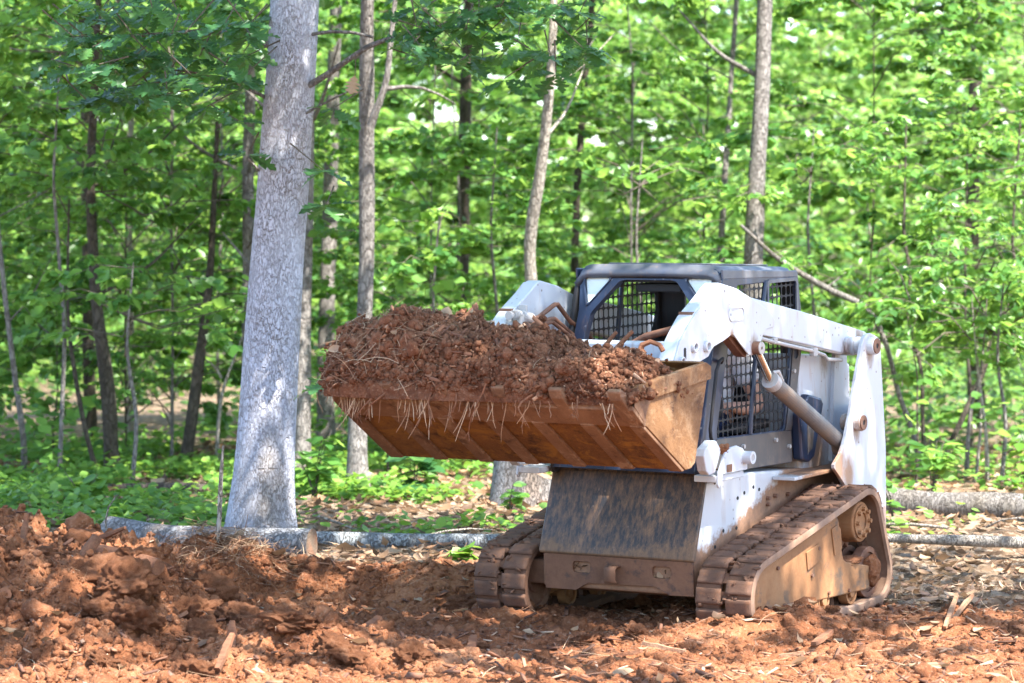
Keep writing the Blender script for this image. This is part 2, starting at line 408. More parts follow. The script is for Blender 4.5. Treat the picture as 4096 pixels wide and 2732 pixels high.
ZINC = m_mud('zinc_steel', [(.28, .27, .26), (.42, .41, .40), (.45, .33, .24)], 9., None, .45, .1)
CHROME = MT('chrome'); CHROME = CHROME.bsdf((.75, .72, .66), .12, 1.0)
LENS = MT('lamp_lens')
_g = LENS.n('ShaderNodeTexBrick'); _g.inputs['Scale'].default_value = 90; _g.inputs['Mortar Size'].default_value = .06; _g.offset = 0
LENS.l(LENS.map((1, 1, 1), (0, R(90), 0)), _g.inputs['Vector'])
LENS = LENS.bsdf((.74, .79, .74), .18, 0, .6, _g.outputs['Fac'], .35, .003)
SKIN = MT('skin'); SKIN = SKIN.bsdf(SKIN.ramp(SKIN.noise(SKIN.obj(), 18), [(.3, (.52, .29, .20)), (.7, (.64, .38, .27))]), .55)
def m_cloth(name, a, b):
    t = MT(name); n = t.noise(t.obj(), 9, 5, .6); n2 = t.noise(t.obj(), 240, 2)
    return t.bsdf(t.ramp(n, [(.3, a), (.7, b)]), .9, 0, .2, t.math('ADD', n, t.math('MULTIPLY', n2, .1)), .6, .03)
SHIRT = m_cloth('grey_shirt', (.55, .57, .63), (.70, .72, .76)); NAVYCLOTH = m_cloth('navy_cloth', (.02, .03, .075), (.045, .06, .13))
HAIR = m_cloth('hair', (.03, .02, .015), (.06, .04, .03))

# ================================================================== GROUND
BUMPS = [(1.12, 15.58, .40, .17, .11), (1.52, 15.72, .30, .17, .07), (-.08, 16.28, .30, .14, .06), (1.85, 16.22, .45, .30, -.075), (-1.15, 15.0, .5, .22, .12), (-.75, 14.6, .4, .2, .10), (-1.5, 15.3, .35, .25, .12),
         (-1.66, 17.42, .36, .30, .15), (1.40, 15.95, .5, .22, .11), (.95, 16.25, .25, .2, .08), (2.35, 15.75, .45, .25, .13), (0.05, 16.55, .35, .2, .06),
         (-.55, 14.35, .5, .3, .08), (-1.15, 14.5, .35, .25, .11), (.62, 15.3, .4, .18, .07), (2.9, 16.8, .5, .3, .12), (-.2, 15.4, .3, .2, .05)]
def hm_profile(x):
    return np.interp(x, [-6, -4, -3.0, -2.6, -2.3, -2.05, -1.88, -1.75, -1.5, -1.2], [.3, .48, .50, .47, .43, .39, .34, .24, .10, 0])
def base_h(x, y):
    wob = .16*vn2(x*1.7, y*.4, 31) + .05*vn2(x*6, y, 32)
    hr = np.clip((y-16.9)*.06, 0, .21)
    hl = .205*sstep(16.9, 17.35, y+wob) + .02*sstep(17.4, 22, y)
    k = sstep(.25, -.35, x)
    h = hr*(1-k) + hl*k
    for bx, by, sx, sy, a in BUMPS:
        h = h + a*np.exp(-((x-bx)/sx)**2 - ((y-by)/sy)**2)
    m = hm_profile(x + .08*vn2(x*3, y*3, 33)) * sstep(13.6, 16.25, y + .25*vn2(x*2, y*1.2, 34)) * (1-sstep(16.45, 17.5, y))
    h = np.maximum(h, m) + .12*np.minimum(h, m)
    far = sstep(60, 140, y)*2.5
    return h + far
def litter_of(x, y):
    edge = np.interp(x, [-4, -1.9, -.3, .3, 1.9, 2.3, 4], [17.55, 17.5, 17.35, 17.7, 17.3, 16.6, 16.4])
    n = .22*fbm2(x*1.6, y*1.6, 3, 40)
    return sstep(-.12, .25, y - edge + n)
def ground_h(x, y):
    h = base_h(x, y)
    lit = litter_of(x, y); clay = 1-lit
    mound = sstep(-1.3, -2.0, x)*sstep(13.6, 15, y)*clay
    pit = sstep(-.9, -.2, x)*clay                        # flatter, driven-over
    amp = clay*(1 + 1.1*mound - .45*pit) + lit*.4
    near = np.where((y > 11) & (y < 22) & (abs(x) < 5), 1.0, .3)
    d = .030*fbm2(x*1.7, y*1.7, 3, 50) + .034*(np.abs(vn2(x*4.6, y*4.6, 53))*1.6-.5) + .024*(np.abs(vn2(x*10.5+.3*vn2(x*5, y*5, 8), y*10.5, 54))*1.7-.5)
    d = d + .018*(np.abs(vn2(x*21, y*21, 55))*1.8-.5) + .011*(np.abs(vn2(x*37, y*37, 56))*1.8-.5)
    return h + d*amp*near
def nonuni(lo, f0, f1, step, hi, g=1.25):
    a = list(np.arange(f0, f1, step)); s = step; v = a[-1]
    while v < hi: s *= g; v += s; a.append(v)
    s = step; v = f0; b = []
    while v > lo: s *= g; v -= s; b.append(v)
    return np.array(b[::-1]+a)
def grid_faces(nx, ny):
    i = np.arange((ny-1)*nx).reshape(ny-1, nx)[:, :-1].ravel()
    return np.stack([i, i+1, i+nx+1, i+nx], 1)
gx = nonuni(-260, -3.5, 3.5, .0155, 260); gy = nonuni(-40, 12.9, 19.2, .0155, 420, 1.09)
GX, GY = np.meshgrid(gx, gy)
GZ = ground_h(GX.ravel(), GY.ravel())
me = new_mesh('ground', np.stack([GX.ravel(), GY.ravel(), GZ], 1), grid_faces(len(gx), len(gy)), CLAY, True,
              attrs={'litter': litter_of(GX.ravel(), GY.ravel())})
ground = tag(obj_from('ground', me), 'red clay clearing running into the leafy forest floor', kind='structure')

# ---- clod templates
def clod_template(sub, seed, rough=.35, flat=.75):
    bm = bmesh.new(); bmesh.ops.create_icosphere(bm, subdivisions=sub, radius=1)
    V = np.array([v.co for v in bm.verts]); F = np.array([[v.index for v in f.verts] for f in bm.faces]); bm.free()
    n = fbm3(V[:, 0]*1.1+seed*3, V[:, 1]*1.1, V[:, 2]*1.1, 3, seed)
    n2 = np.abs(fbm3(V[:, 0]*2.7+seed, V[:, 1]*2.7, V[:, 2]*2.7, 3, seed+9)); n3 = fbm3(V[:, 0]*8+seed, V[:, 1]*8, V[:, 2]*8, 3, seed+19) if sub > 3 else 0
    V = V*(1 + rough*n + .34*n2 + .10*n3 - .1)[:, None]; V[:, 2] *= flat
    return V, F
def bury(P): return P
def scatter_stuff(name, n, xr, yr, sz, tmpl, mat, dens=None, sink=.2, seed=0, label=None, flatrot=False, attr=False, zoff=0):
    rng = np.random.default_rng(seed)
    x = rng.uniform(*xr, n*3); y = rng.uniform(*yr, n*3)
    if dens is not None:
        k = rng.uniform(0, 1, n*3) < dens(x, y); x, y = x[k], y[k]
    x, y = x[:n], y[:n]; n = len(x)
    s = sz[0]*(sz[1]/sz[0])**(rng.uniform(0, 1, n)**sz[2])
    z = ground_h(x, y) - sink*s + zoff
    Vs, Fs, A = [], [], []; b = 0
    pick = rng.integers(0, len(tmpl), n)
    for ti, (TV, TF) in enumerate(tmpl):
        m = pick == ti; k = m.sum()
        if not k: continue
        V, F = scatter(TV, TF, np.stack([x[m], y[m], z[m]], 1), rand_rot(k, rng, .8 if flatrot else 2), s[m][:, None]*rng.uniform(.75, 1.25, (k, 3)))
        Vs.append(V); Fs.append(F+b); b += len(V); A.append(np.repeat(rng.uniform(0, 1, k), len(TV)))
    me = new_mesh(name, np.concatenate(Vs), np.concatenate(Fs), mat, False, attrs={'rnd': np.concatenate(A)})
    return tag(obj_from(name, me), label, None, None, 'stuff')
C1 = [clod_template(1, i, .3) for i in range(4)]; C2 = [clod_template(2, 10+i) for i in range(6)]; C3 = [clod_template(5, 20+i, .38) for i in range(7)]
dig = lambda x, y: (1-litter_of(x, y))
scatter_stuff('small_clods', 38000, (-3.3, 3.3), (13.0, 17.6), (.006, .028, 2.0), C1, CLOD, lambda x, y: dig(x, y)*(.3+.7*sstep(.1, -1.2, x)), .1, 3, 'crumbs of red clay over the dug ground')
scatter_stuff('loose_clods', 1400, (-3.3, 3.3), (13.0, 17.5), (.02, .075, 2.2), C2, CLOD,
              lambda x, y: dig(x, y)*(.25+.75*sstep(.2, -1.2, x)), .25, 4, 'lumps of red clay over the dug ground')
# ---- chips, straw, litter, plants
def chip_t(seed):
    r = np.random.default_rng(seed); w, h = r.uniform(.12, .3), r.uniform(.05, .12)
    V = np.array([(x*w*r.uniform(.6, 1.1), y*(.5+r.uniform(-.15, .1)), z*h) for x in (-.5, .5) for y in (-1, 1) for z in (-.5, .5)])
    F = np.array([(0, 1, 3, 2), (4, 6, 7, 5), (0, 4, 5, 1), (2, 3, 7, 6), (0, 2, 6, 4), (1, 5, 7, 3)])
    return V, F
CH = [chip_t(i) for i in range(6)]
scatter_stuff('wood_chips', 11000, (-3.3, 3.3), (13.0, 18.0), (.012, .10, 2.4), CH, CHIP, lambda x, y: np.clip(.25+.75*dig(x, y), 0, 1)*(.35+.65*(vn2(x*1.3, y*1.3, 77) > -.1)), -.12, 5,
              'torn wood chips scattered over the dug clay', True)
def strand_t(seed, seg=4, wdt=.006):
    r = np.random.default_rng(seed); c = r.uniform(-.5, .5); V = []
    for i in range(seg+1):
        t = i/seg-.5; V += [(c*t*t*1.2-wdt, t, .14*(.25-t*t)), (c*t*t*1.2+wdt, t, .14*(.25-t*t)), ]
    F = [(2*i, 2*i+1, 2*i+3, 2*i+2) for i in range(seg)]
    return np.array(V), np.array(F)
ST = [strand_t(i, 4, .0062) for i in range(6)]
STW = [strand_t(i, 4, .0125) for i in range(6)]
def strawd(x, y):
    d = .10 + 1.2*np.exp(-((x+1.6)/.5)**2-((y-17.4)/.3)**2) + 1.0*np.exp(-((x-2.75)/.6)**2-((y-17.1)/.7)**2) + .5*np.exp(-((x-1.5)/.35)**2-((y-15.95)/.2)**2)
    return np.clip(d + .3*np.exp(-((y-17.5)/.3)**2), 0, 1)
scatter_stuff('pine_straw', 6500, (-3.3, 3.6), (13.2, 19.5), (.10, .26, 1), ST, STRAW, strawd, -.08, 6, 'dry pine straw on the bank and the ground', True)
scatter_stuff('heaped_straw', 900, (-2.1, -1.0), (17.1, 17.6), (.10, .26, 1), ST, STRAW, lambda x, y: np.exp(-((x+1.65)/.30)**2), -.16, 7, 'tuft of pale dry pine straw on the cut bank', True, zoff=.012)
LV = np.array([(0, 0, 0), (-.2, .22, .03), (-.30, .5, .05), (-.18, .78, .03), (0, 1, -.06), (.18, .78, .03), (.30, .5, .05), (.2, .22, .03), (0, .5, -.02)])
LF = np.array([(8, 0, 7), (8, 7, 6), (8, 6, 5), (8, 5, 4), (8, 4, 3), (8, 3, 2), (8, 2, 1), (8, 1, 0)])
LVw = LV*np.array([1.75, 1, 1]); LVn = LV*np.array([.72, 1, 1.0])
def curl(V, a): 
    V = V.copy(); V[:, 2] += a*((V[:, 1]-.5)**2*1.4 + V[:, 0]**2*1.6); return V
DRY = [(curl(LVw, .5), LF), (curl(LV, .9), LF), (curl(LVw, -.5), LF), (curl(LVn, 1.2), LF)]
scatter_stuff('leaf_litter', 15000, (-6, 6), (16.2, 30), (.045, .12, 1), DRY, LEAF_DRY, lambda x, y: litter_of(x, y)*np.clip(1.5-(y-18)/14, .2, 1), -.1, 8, 'dry brown leaf litter on the forest floor', True)
scatter_stuff('fallen_leaves', 260, (-3.3, 3.4), (13.4, 17.5), (.05, .10, 1), DRY, LEAF_DRY, None, -.1, 9, 'a few dry leaves on the clay', True)
def cover_mesh(name, n, xr, yr, seed, dens, hmax, lsz, label, mat=LEAF_G):
    rng = np.random.default_rng(seed); x = rng.uniform(*xr, n*5); y = rng.uniform(*yr, n*5)
    k = rng.uniform(0, 1, n*5) < dens(x, y); x, y = x[k][:n], y[k][:n]; n = len(x)
    h = rng.uniform(.02, hmax, n); z = base_h(x, y) + h
    L = 5; P = np.repeat(np.stack([x, y, z], 1), L, 0); m = len(P)
    yaw = rng.uniform(0, 2*np.pi, m); d = np.stack([np.cos(yaw), np.sin(yaw), rng.normal(-.1, .3, m)], 1)
    P = P + d*rng.uniform(.02, .10, m)[:, None] + np.array([0, 0, 1])*rng.uniform(-.5, .5, m)[:, None]*np.repeat(h, L)[:, None]
    N = np.stack([rng.normal(0, .4, m), rng.normal(-.25, .4, m), np.ones(m)], 1)
    V, F = scatter(LVw*.9, LF, P, rot_from(d, N), rng.uniform(*lsz, m))
    rn = np.clip(np.repeat(rng.uniform(0, 1, n), L) + rng.normal(0, .15, m), 0, 1)
    me = new_mesh(name, V, F, mat, False, attrs={'rnd': np.repeat(rn, len(LV))})
    return tag(obj_from(name, me), label, None, None, 'stuff')
def gdens(x, y):
    d = sstep(-.12, .38, fbm2(x*1.1, y*.8, 3, 90)+.04)
    d = d*np.interp(y, [18.8, 19.3, 22, 27, 33], [0, .9, 1, .8, .5])
    d = np.where(x > 1.6, d*.28, d)
    d = d*np.where((np.abs(x+1.6) < .55) & (y < 19.7), .25, 1)*.72
    return d*(litter_of(x, y) > .6)
cover_mesh('ground_cover', 5200, (-5, 5.2), (18.8, 30), 12, gdens, .12, (.045, .09), 'low bright green ivy and seedlings covering the forest floor')
cover_mesh('undergrowth', 3200, (-9, 9), (23.5, 52), 13, lambda x, y: sstep(-.2, .4, fbm2(x*.5, y*.5, 2, 91))*.9, .55, (.07, .14), 'knee high green undergrowth along the edge of the woods', LEAF_A)

# ================================================================== LOADER
LM = Matrix.Translation((.530, 16.031, 0)) @ Matrix.Rotation(R(-90-32.02), 4, 'Z') @ Matrix.Rotation(R(2.74), 4, 'Y') @ Matrix.Rotation(R(-.62), 4, 'X')
loader = empty('track_loader'); loader.matrix_world = LM
tag(loader, 'white compact track loader with navy cab and raised loaded bucket, muddy tracks', 'track loader')
def flip(V): return [(x, -y, z) for x, y, z in V]
# --- tracks
WH = [(-.17, .20, .175), (-1.37, .46, .155), (-1.50, .16, .145)]
def belt_path(off, step=.01):
    """convex hull of the wheel circles: list of (x,z,tx,tz,nx,nz) from bottom front going up over the top"""
    P = []
    for cx, cz, r in WH:
        for k in range(240):
            a = 2*math.pi*k/240; P.append((cx+(r+off)*math.cos(a), cz+(r+off)*math.sin(a)))
    P = sorted(set(P))
    def half(pts):
        h = []
        for p in pts:
            while len(h) > 1 and (h[-1][0]-h[-2][0])*(p[1]-h[-2][1])-(h[-1][1]-h[-2][1])*(p[0]-h[-2][0]) <= 0: h.pop()
            h.append(p)
        return h
    H = half(P)[:-1] + half(P[::-1])[:-1]
    H = np.array(H + [H[0]]); d = np.r_[0, np.cumsum(np.linalg.norm(np.diff(H, axis=0), axis=1))]
    return H, d
Hm, dm = belt_path(.014); PER = dm[-1]
def at(s):
    s = s % PER; x = np.interp(s, dm, Hm[:, 0]); z = np.interp(s, dm, Hm[:, 1])
    s1, s0 = (s+.012) % PER, (s-.012) % PER
    tx = np.interp(s1, dm, Hm[:, 0])-np.interp(s0, dm, Hm[:, 0]); tz = np.interp(s1, dm, Hm[:, 1])-np.interp(s0, dm, Hm[:, 1])
    l = math.hypot(tx, tz); tx /= l; tz /= l
    sag = -.006*math.sin(x*9)*(1 if z < .1 else .0)
    return x, z+sag, tx, tz, tz, -tx      # outward normal for a counter-clockwise path
NP = 42; PITCH = PER/NP
def belt_band(mb, y0, y1, t_in=-.014, t_out=.014, rim=0):
    n = NP*4; prof = [(y0, t_out), (y1, t_out), (y1, t_in), (y0, t_in)]
    if rim: prof = [(y0, t_out), (y1, t_out), (y1+.004, t_out-.008), (y1+.004, t_in-.006), (y1-.012, t_in-.012), (y1-.03, t_in), (y0, t_in)]
    V = []; F = []; m = len(prof)
    for i in range(n):
        x, z, tx, tz, nx, nz = at(PER*i/n)
        for y, o in prof: V.append((x+nx*o, y, z+nz*o))
    for i in range(n):
        for k in range(m): F.append((i*m+k, i*m+(k+1) % m, ((i+1) % n)*m+(k+1) % m, ((i+1) % n)*m+k))
    mb.add(V, F)
def lug_mesh(w, l, h):
    mb = MB(); a = .008
    mb.add([(-l/2, -w/2, 0), (l/2, -w/2, 0), (l/2, w/2, 0), (-l/2, w/2, 0), (-l/2+a, -w/2+.004, h), (l/2-a, -w/2+.004, h), (l/2-a, w/2-.004, h), (-l/2+a, w/2-.004, h)],
           [(3, 2, 1, 0), (4, 5, 6, 7), (0, 1, 5, 4), (1, 2, 6, 5), (2, 3, 7, 6), (3, 0, 4, 7)])
    return mb
def rough_lug(w, l, h, seed):
    bm = bmesh.new(); bmesh.ops.create_cube(bm, size=1); bmesh.ops.subdivide_edges(bm, edges=bm.edges, cuts=4, use_grid_fill=True)
    V = np.array([v.co for v in bm.verts]); F = [[v.index for v in f.verts] for f in bm.faces]; bm.free()
    V = V*np.array([l, w, h]) + np.array([0, 0, h/2]); t = V[:, 2]/h
    V[:, 0] *= 1-.16*t**2; V[:, 1] *= 1-.05*t**2
    n = fbm3(V[:, 0]*38+seed*9, V[:, 1]*38, V[:, 2]*38, 3, seed)
    V[:, 2] += np.where(t > .2, .0042*n, 0); V[:, 0] += .0035*fbm3(V[:, 0]*30, V[:, 1]*45+seed, V[:, 2]*30, 2, seed+5)*t
    return new_mesh('tread_lug', V, F, LUGM, True)
LUG_MES = [rough_lug(.146, .078, .016, q) for q in range(6)]
lugB = lug_mesh(.036, .05, .05).build('guide_lug', RUBBER, None, .006)
GUIDE_ME = lugB.data; bpy.data.objects.remove(lugB)
def path_mat(s, y, off):
    x, z, tx, tz, nx, nz = at(s)
    return Matrix(((tx, 0, nx, x+nx*off), (0, 1, 0, y), (tz, 0, nz, z+nz*off), (0, 0, 0, 1)))
C2M = clod_template(2, 10)
def make_track(sg):
    mb = MB()
    belt_band(mb, .518, .655); belt_band(mb, .700, .838, rim=1)
    for i in range(NP):                                  # bridges between the two bands leave open slots
        V = []
        for ds in (-.28, .28):
            x, z, tx, tz, nx, nz = at(PITCH*(i+ds))
            for y, o in ((.655, .012), (.700, .012), (.700, -.012), (.655, -.012)): V.append((x+nx*o, y, z+nz*o))
        mb.add(V, [(0, 1, 5, 4), (2, 3, 7, 6), (0, 4, 7, 3), (1, 2, 6, 5), (0, 3, 2, 1), (4, 5, 6, 7)])
    if sg < 0: mb.V = flip(mb.V)
    tr = mb.build('track', RUBBER, loader, 0, True)
    tr['label'] = 'muddy rubber track on the side nearer the camera' if sg > 0 else 'muddy rubber track on the far side of the loader'
    tr.data.materials.append(BELTIN)
    for p in tr.data.polygons:                           # the bare dusty inside and rim
        if abs(p.center.y) > .836 or p.normal.x*(p.center.x+.95)+p.normal.z*(p.center.z-.28) < -.02: p.material_index = 1
    rr = random.Random(4)
    for i in range(NP):
        for y, ph in ((.592, 0), (.765, .5)):
            o = bpy.data.objects.new('tread_lug', rr.choice(LUG_MES)); link(o, tr); o.matrix_local = path_mat(PITCH*(i+ph)+rr.uniform(-.004, .004), sg*y, .0125) @ Matrix.Diagonal((rr.uniform(.92, 1.08), 1, rr.uniform(.6, 1.15), 1))
        o = bpy.data.objects.new('guide_lug', GUIDE_ME); link(o, tr)
        m = path_mat(PITCH*(i+.25), sg*.70, -.012); o.matrix_local = m @ Matrix.Rotation(math.pi, 4, 'X')
    rg = np.random.default_rng(30+sg); k = 380; ss_ = rg.uniform(0, PER, k); yy = rg.uniform(.525, .832, k); P = []
    for a_, b_ in zip(ss_, yy):
        x, z, tx, tz, nx, nz = at(a_); P.append((x+nx*.018, sg*b_, z+nz*.018))
    V, F = scatter(*C2M, np.array(P), rand_rot(k, rg, 2), rg.uniform(.006, .015, k)[:, None]*np.array([1.6, 1.6, .6]))
    tag(obj_from('packed_mud', new_mesh('packed_mud', V, F, RUBBER), tr), kind='stuff')
    # undercarriage
    fr = [(-.075, .10), (-.062, .19), (-.075, .26), (-.11, .31), (-.18, .345), (-1.045, .517), (-1.075, .512), (-1.088, .495), (-1.13, .31), (-1.145, .275), (-1.18, .258),
          (-1.46, .203), (-1.47, .19), (-1.47, .085), (-1.45, .072), (-.45, .105), (-.22, .10)]
    mb = MB().prism(fr, sg*.60, sg*.795); f = mb.build('track_frame', FRAMEM, loader, .008, seg=2)
    f['label'] = 'mud coated side plate of the near track' if sg > 0 else 'mud coated side plate of the far track'
    MB().prism([(-.68, .372), (-.835, .402), (-.84, .305), (-.695, .272)], sg*.795, sg*.803).build('access_plate', FRAMEM, f, .003)
    MB().prism([(-.985, .462), (-1.06, .478), (-1.095, .45), (-1.112, .34), (-1.02, .312)], sg*.795, sg*.803).build('access_plate', FRAMEM, f, .003)
    for bx, bz in ((-.83, .375), (-.42, .125), (-.95, .12), (-.35, .33), (-1.2, .10), (-.75, .24)):
        MB().cyl((bx, sg*.795, bz), (bx, sg*.806, bz), .011, n=8).build('bolt', RUST, f)
    MB().cyl((-1.377, sg*.52, .455), (-1.377, sg*.79, .455), .122, .112, 32).build('drive_motor', FRAMEM, loader, .01)
    dmn = bpy.context.scene.objects[-1] if False else [o for o in loader.children if o.name.startswith('drive_motor')][-1]
    MB().ring((-1.377, sg*.79, .455), (-1.377, sg*.80, .455), .095, .05, 28).build('motor_flange', FRAMEM, dmn, .003)
    for k in range(8):
        a = 2*math.pi*k/8; x, z = -1.377+.073*math.cos(a), .455+.073*math.sin(a)
        MB().cyl((x, sg*.798, z), (x, sg*.818, z), .013, n=6).build('bolt', FRAMEM, dmn)
    mb = MB(); n = 26
    prof = [(-1.37+(.155 if k % 2 else .125)*math.cos(2*math.pi*k/n), .46+(.155 if k % 2 else .125)*math.sin(2*math.pi*k/n)) for k in range(n)]
    mb.prism(prof, sg*.655, sg*.70).build('drive_sprocket', RUST, loader, .003)
    def wheel(name, x, z, r, y0, y1):
        wv = MB()
        for a, b in ((y0, y0+.055), (y1-.055, y1)):
            wv.ring((x, sg*a, z), (x, sg*b, z), r, r*.78, 28); wv.cyl((x, sg*(a+.015), z), (x, sg*(b-.015), z), r*.8, n=28)
        wv.cyl((x, sg*y0, z), (x, sg*y1, z), r*.35, n=16); wv.cyl((x, sg*(y1-.01), z), (x, sg*(y1+.006), z), r*.42, n=16)
        return wv.build(name, RUST if name == 'idler_wheel' else FRAMEM, loader, .003)
    wheel('idler_wheel', -.17, .20, .172, .575, .78); wheel('idler_wheel', -1.50, .16, .142, .60, .775)
    for rx in (-.58, -.92, -1.26): wheel('roller', rx, .078, .066, .60, .785)
    V, F = clod_template(3, 61 if sg > 0 else 62, .3); V = V*np.array([.055, .05, .11])+np.array([-1.50, sg*.785, .17])
    obj_from('mud_lump', new_mesh('mud_lump', V, F, CLOD, True), f)
    V, F = clod_template(3, 63, .3); V = V*np.array([.12, .07, .03])+np.array([-1.30, sg*.75, .245])
    obj_from('mud_lump', new_mesh('mud_lump', V, F, CLOD, True), f)
for sg in (1, -1): make_track(sg)

# --- hull
hull = MB().prism([(-.06, .20), (-.06, .385), (-.19, .76), (-.21, .775), (-.66, .785), (-1.04, .76), (-1.70, .725), (-1.88, .66), (-1.90, .22), (-1.5, .17), (-.3, .15)], -.46, .46).build('hull', WHITE_HULL, loader, .012)
for sg in (1, -1):
    MB().box(-1.72, -.95, sg*.462, sg*.60, .716, .735).build('ledge', WHITE_HULL, hull, .004)
    for bx, bz in ((-.89, .623), (-.975, .627), (-1.126, .62), (-.889, .59)):
        MB().cyl((bx, sg*.46, bz), (bx, sg*.482, bz), .012, n=6).build('bolt', RUST, hull)
    for bx, bz in ((-.385, .504), (-.533, .502), (-.29, .43), (-.27, .35), (-.732, .70), (-.628, .68), (-.80, .68), (-.552, .66)):
        MB().cyl((bx, sg*.459, bz), (bx, sg*.4625, bz), .010, n=10).build('bolt_hole', DARK, hull)
fpm = MB(); prof = [(-.030, .392), (-.036, .380), (-.050, .376), (-.062, .385), (-.205, .800), (-.225, .822), (-.255, .832), (-.60, .832), (-.60, .846), (-.25, .846), (-.212, .836), (-.188, .808)]
fpm.prism(prof, -.468, .470).build('front_panel', BLACK, loader, .006)
MB().prismx([(.455, .845), (.455, .755), (.515, .80), (.56, .835), (.56, .846)], -.30, -.288).build('panel_ear', BLACK, loader, .003)
bump = MB().plate([(-.434, .19), (-.442, .378), (.462, .378), (.468, .20), (.325, .197), (.231, .238), (-.176, .229), (-.245, .19)],
                  [rrect(-.264, -.155, .284, .344, .018), rrect(.221, .334, .284, .346, .018)],
                  lambda y, z: (-.058, y, z), lambda y, z: (-.040, y, z)).build('bumper_plate', BUMPM, loader, .003)
MB().box(-.14, -.12, -.42, .42, .21, .37).build('cavity_back', DARK, bump)
MB().add(*(lambda pr: ([(x, -.035, z) for x, z in pr]+[(x, .03, z) for x, z in pr], [(i, i+1, i+1+len(pr), i+len(pr)) for i in range(len(pr)-1)]))(
    [(-.042, .338), (.0, .338), (.018, .33), (.024, .315), (.024, .262), (.016, .248), (-.004, .244)])).build('tow_hook', BUMPM, bump).modifiers.new('thick', 'SOLIDIFY').thickness = .012
for hy in (-.21, .277):                                  # packed litter in the two openings
    rng = np.random.default_rng(3 if hy < 0 else 5); k = 26
    V, F = scatter(LVw, LF, np.stack([np.full(k, -.075)+rng.uniform(-.01, .008, k), hy+rng.uniform(-.05, .05, k), rng.uniform(.282, .32, k)], 1), rand_rot(k, rng, 3), rng.uniform(.02, .05, k))
    tag(obj_from('packed_leaves', new_mesh('packed_leaves', V, F, LEAF_DRY, attrs={'rnd': np.repeat(rng.uniform(0, .8, k), len(LV))}), bump), kind='stuff')
MB().box(-.5, -.10, -.62, -.46, .20, .33).build('axle_housing', BUMPM, loader, .01); MB().box(-1.5, -.10, .46, .61, .20, .33).build('axle_housing', BUMPM, loader, .01)
MB().box(-1.5, -.50, -.62, -.46, .20, .33).build('axle_housing', BUMPM, loader, .01)

# --- engine bay, towers
eng = MB().prism([(-1.30, .72), (-1.30, 1.38), (-1.55, 1.36), (-1.95, 1.28), (-1.97, .30), (-1.85, .25), (-1.85, .72)], -.455, .455).build('engine_cover', WHITE, loader, .015)
for sg in (1, -1):
    pr = [(-1.24, .80), (-1.215, 1.05), (-1.33, 1.155), (-1.49, 1.12), (-1.52, 1.09), (-1.40, .80), (-1.33, .775)]
    MB().prism(pr, sg*.44, sg*.50).build('tank_cover', NAVY, loader, .012)
    MB().prism([(-1.31, .83), (-1.305, 1.03), (-1.36, 1.08), (-1.40, 1.0), (-1.36, .85)], sg*.49, sg*.506).build('cover_recess', DOORM, loader, .004)
    T = [(-1.695, 1.468), (-1.746, 1.470), (-1.80, 1.455), (-1.871, 1.427), (-1.935, .80), (-1.93, .30), (-1.58, .40), (-1.40, .655), (-1.268, .757), (-1.268, .778), (-1.347, .827),
         (-1.390, .875), (-1.424, .935), (-1.470, 1.03), (-1.504, 1.119), (-1.560, 1.25), (-1.608, 1.362), (-1.627, 1.408), (-1.655, 1.448)]
    tw = MB().prism(T, sg*.662, sg*.682).build('tower_plate', WHITE_TOWER, loader, .003)
    tw['label'] = 'tall white rear upright on the near side, rust around its pins' if sg > 0 else 'white rear upright on the far side'
    MB().prism([(-1.72, 1.40), (-1.86, 1.38), (-1.92, .80), (-1.90, .5), (-1.66, .75)], sg*.455, sg*.475).build('tower_inner', WHITE_TOWER, tw)
    MB().box(-1.935, -1.915, sg*.455, sg*.662, .3, 1.05).build('tower_back', WHITE_TOWER, tw)
    for px, pz, r in ((-1.735, 1.400, .050), (-1.553, .985, .048)):
        MB().cyl((px, sg*.60, pz), (px, sg*.722, pz), r, n=24).build('pivot_boss', WHITE, tw, .005)
        MB().ring((px, sg*.722, pz), (px, sg*.730, pz), r*.88, r*.3, 20).build('pin_face', RUST, tw, .002)
        MB().cyl((px, sg*.70, pz), (px, sg*.726, pz), r*.33, n=10).build('grease_pin', DARK, tw)
# --- lift arms
AO = [(-.133, 1.827), (-.150, 1.829), (-.326, 1.793), (-.451, 1.750), (-.498, 1.735), (-1.082, 1.630), (-1.880, 1.470), (-1.905, 1.455), (-1.90, 1.41), (-1.794, 1.341), (-1.70, 1.345), (-1.193, 1.435), (-.62, 1.528),
      (-.50, 1.50), (-.263, 1.550), (-.185, 1.535), (-.062, 1.508), (-.03, 1.487), (-.002, 1.461), (.142, 1.430), (.30, 1.34), (.42, 1.18), (.62, 1.06), (.70, 1.10), (.62, 1.24),
      (.46, 1.38), (.384, 1.440), (.307, 1.552), (.225, 1.625), (.166, 1.671), (.128, 1.692), (-.035, 1.776), (-.109, 1.819)]
PL = [(-.120, 1.822), (-.326, 1.789), (-.451, 1.744), (-.60, 1.69), (-.715, 1.635), (-.752, 1.598), (-.748, 1.575), (-.736, 1.564), (-.70, 1.562), (-.66, 1.558), (-.632, 1.550), (-.617, 1.535), (-.585, 1.49),
      (-.563, 1.455), (-.545, 1.440), (-.520, 1.432), (-.480, 1.430), (-.446, 1.436), (-.285, 1.548), (-.263, 1.554), (-.245, 1.550), (-.185, 1.531), (-.062, 1.504), (-.03, 1.483), (-.002, 1.457), (.142, 1.426), (.35, 1.33),
      (.37, 1.44), (.300, 1.552), (.215, 1.625), (.120, 1.690), (-.035, 1.770), (-.100, 1.812)]
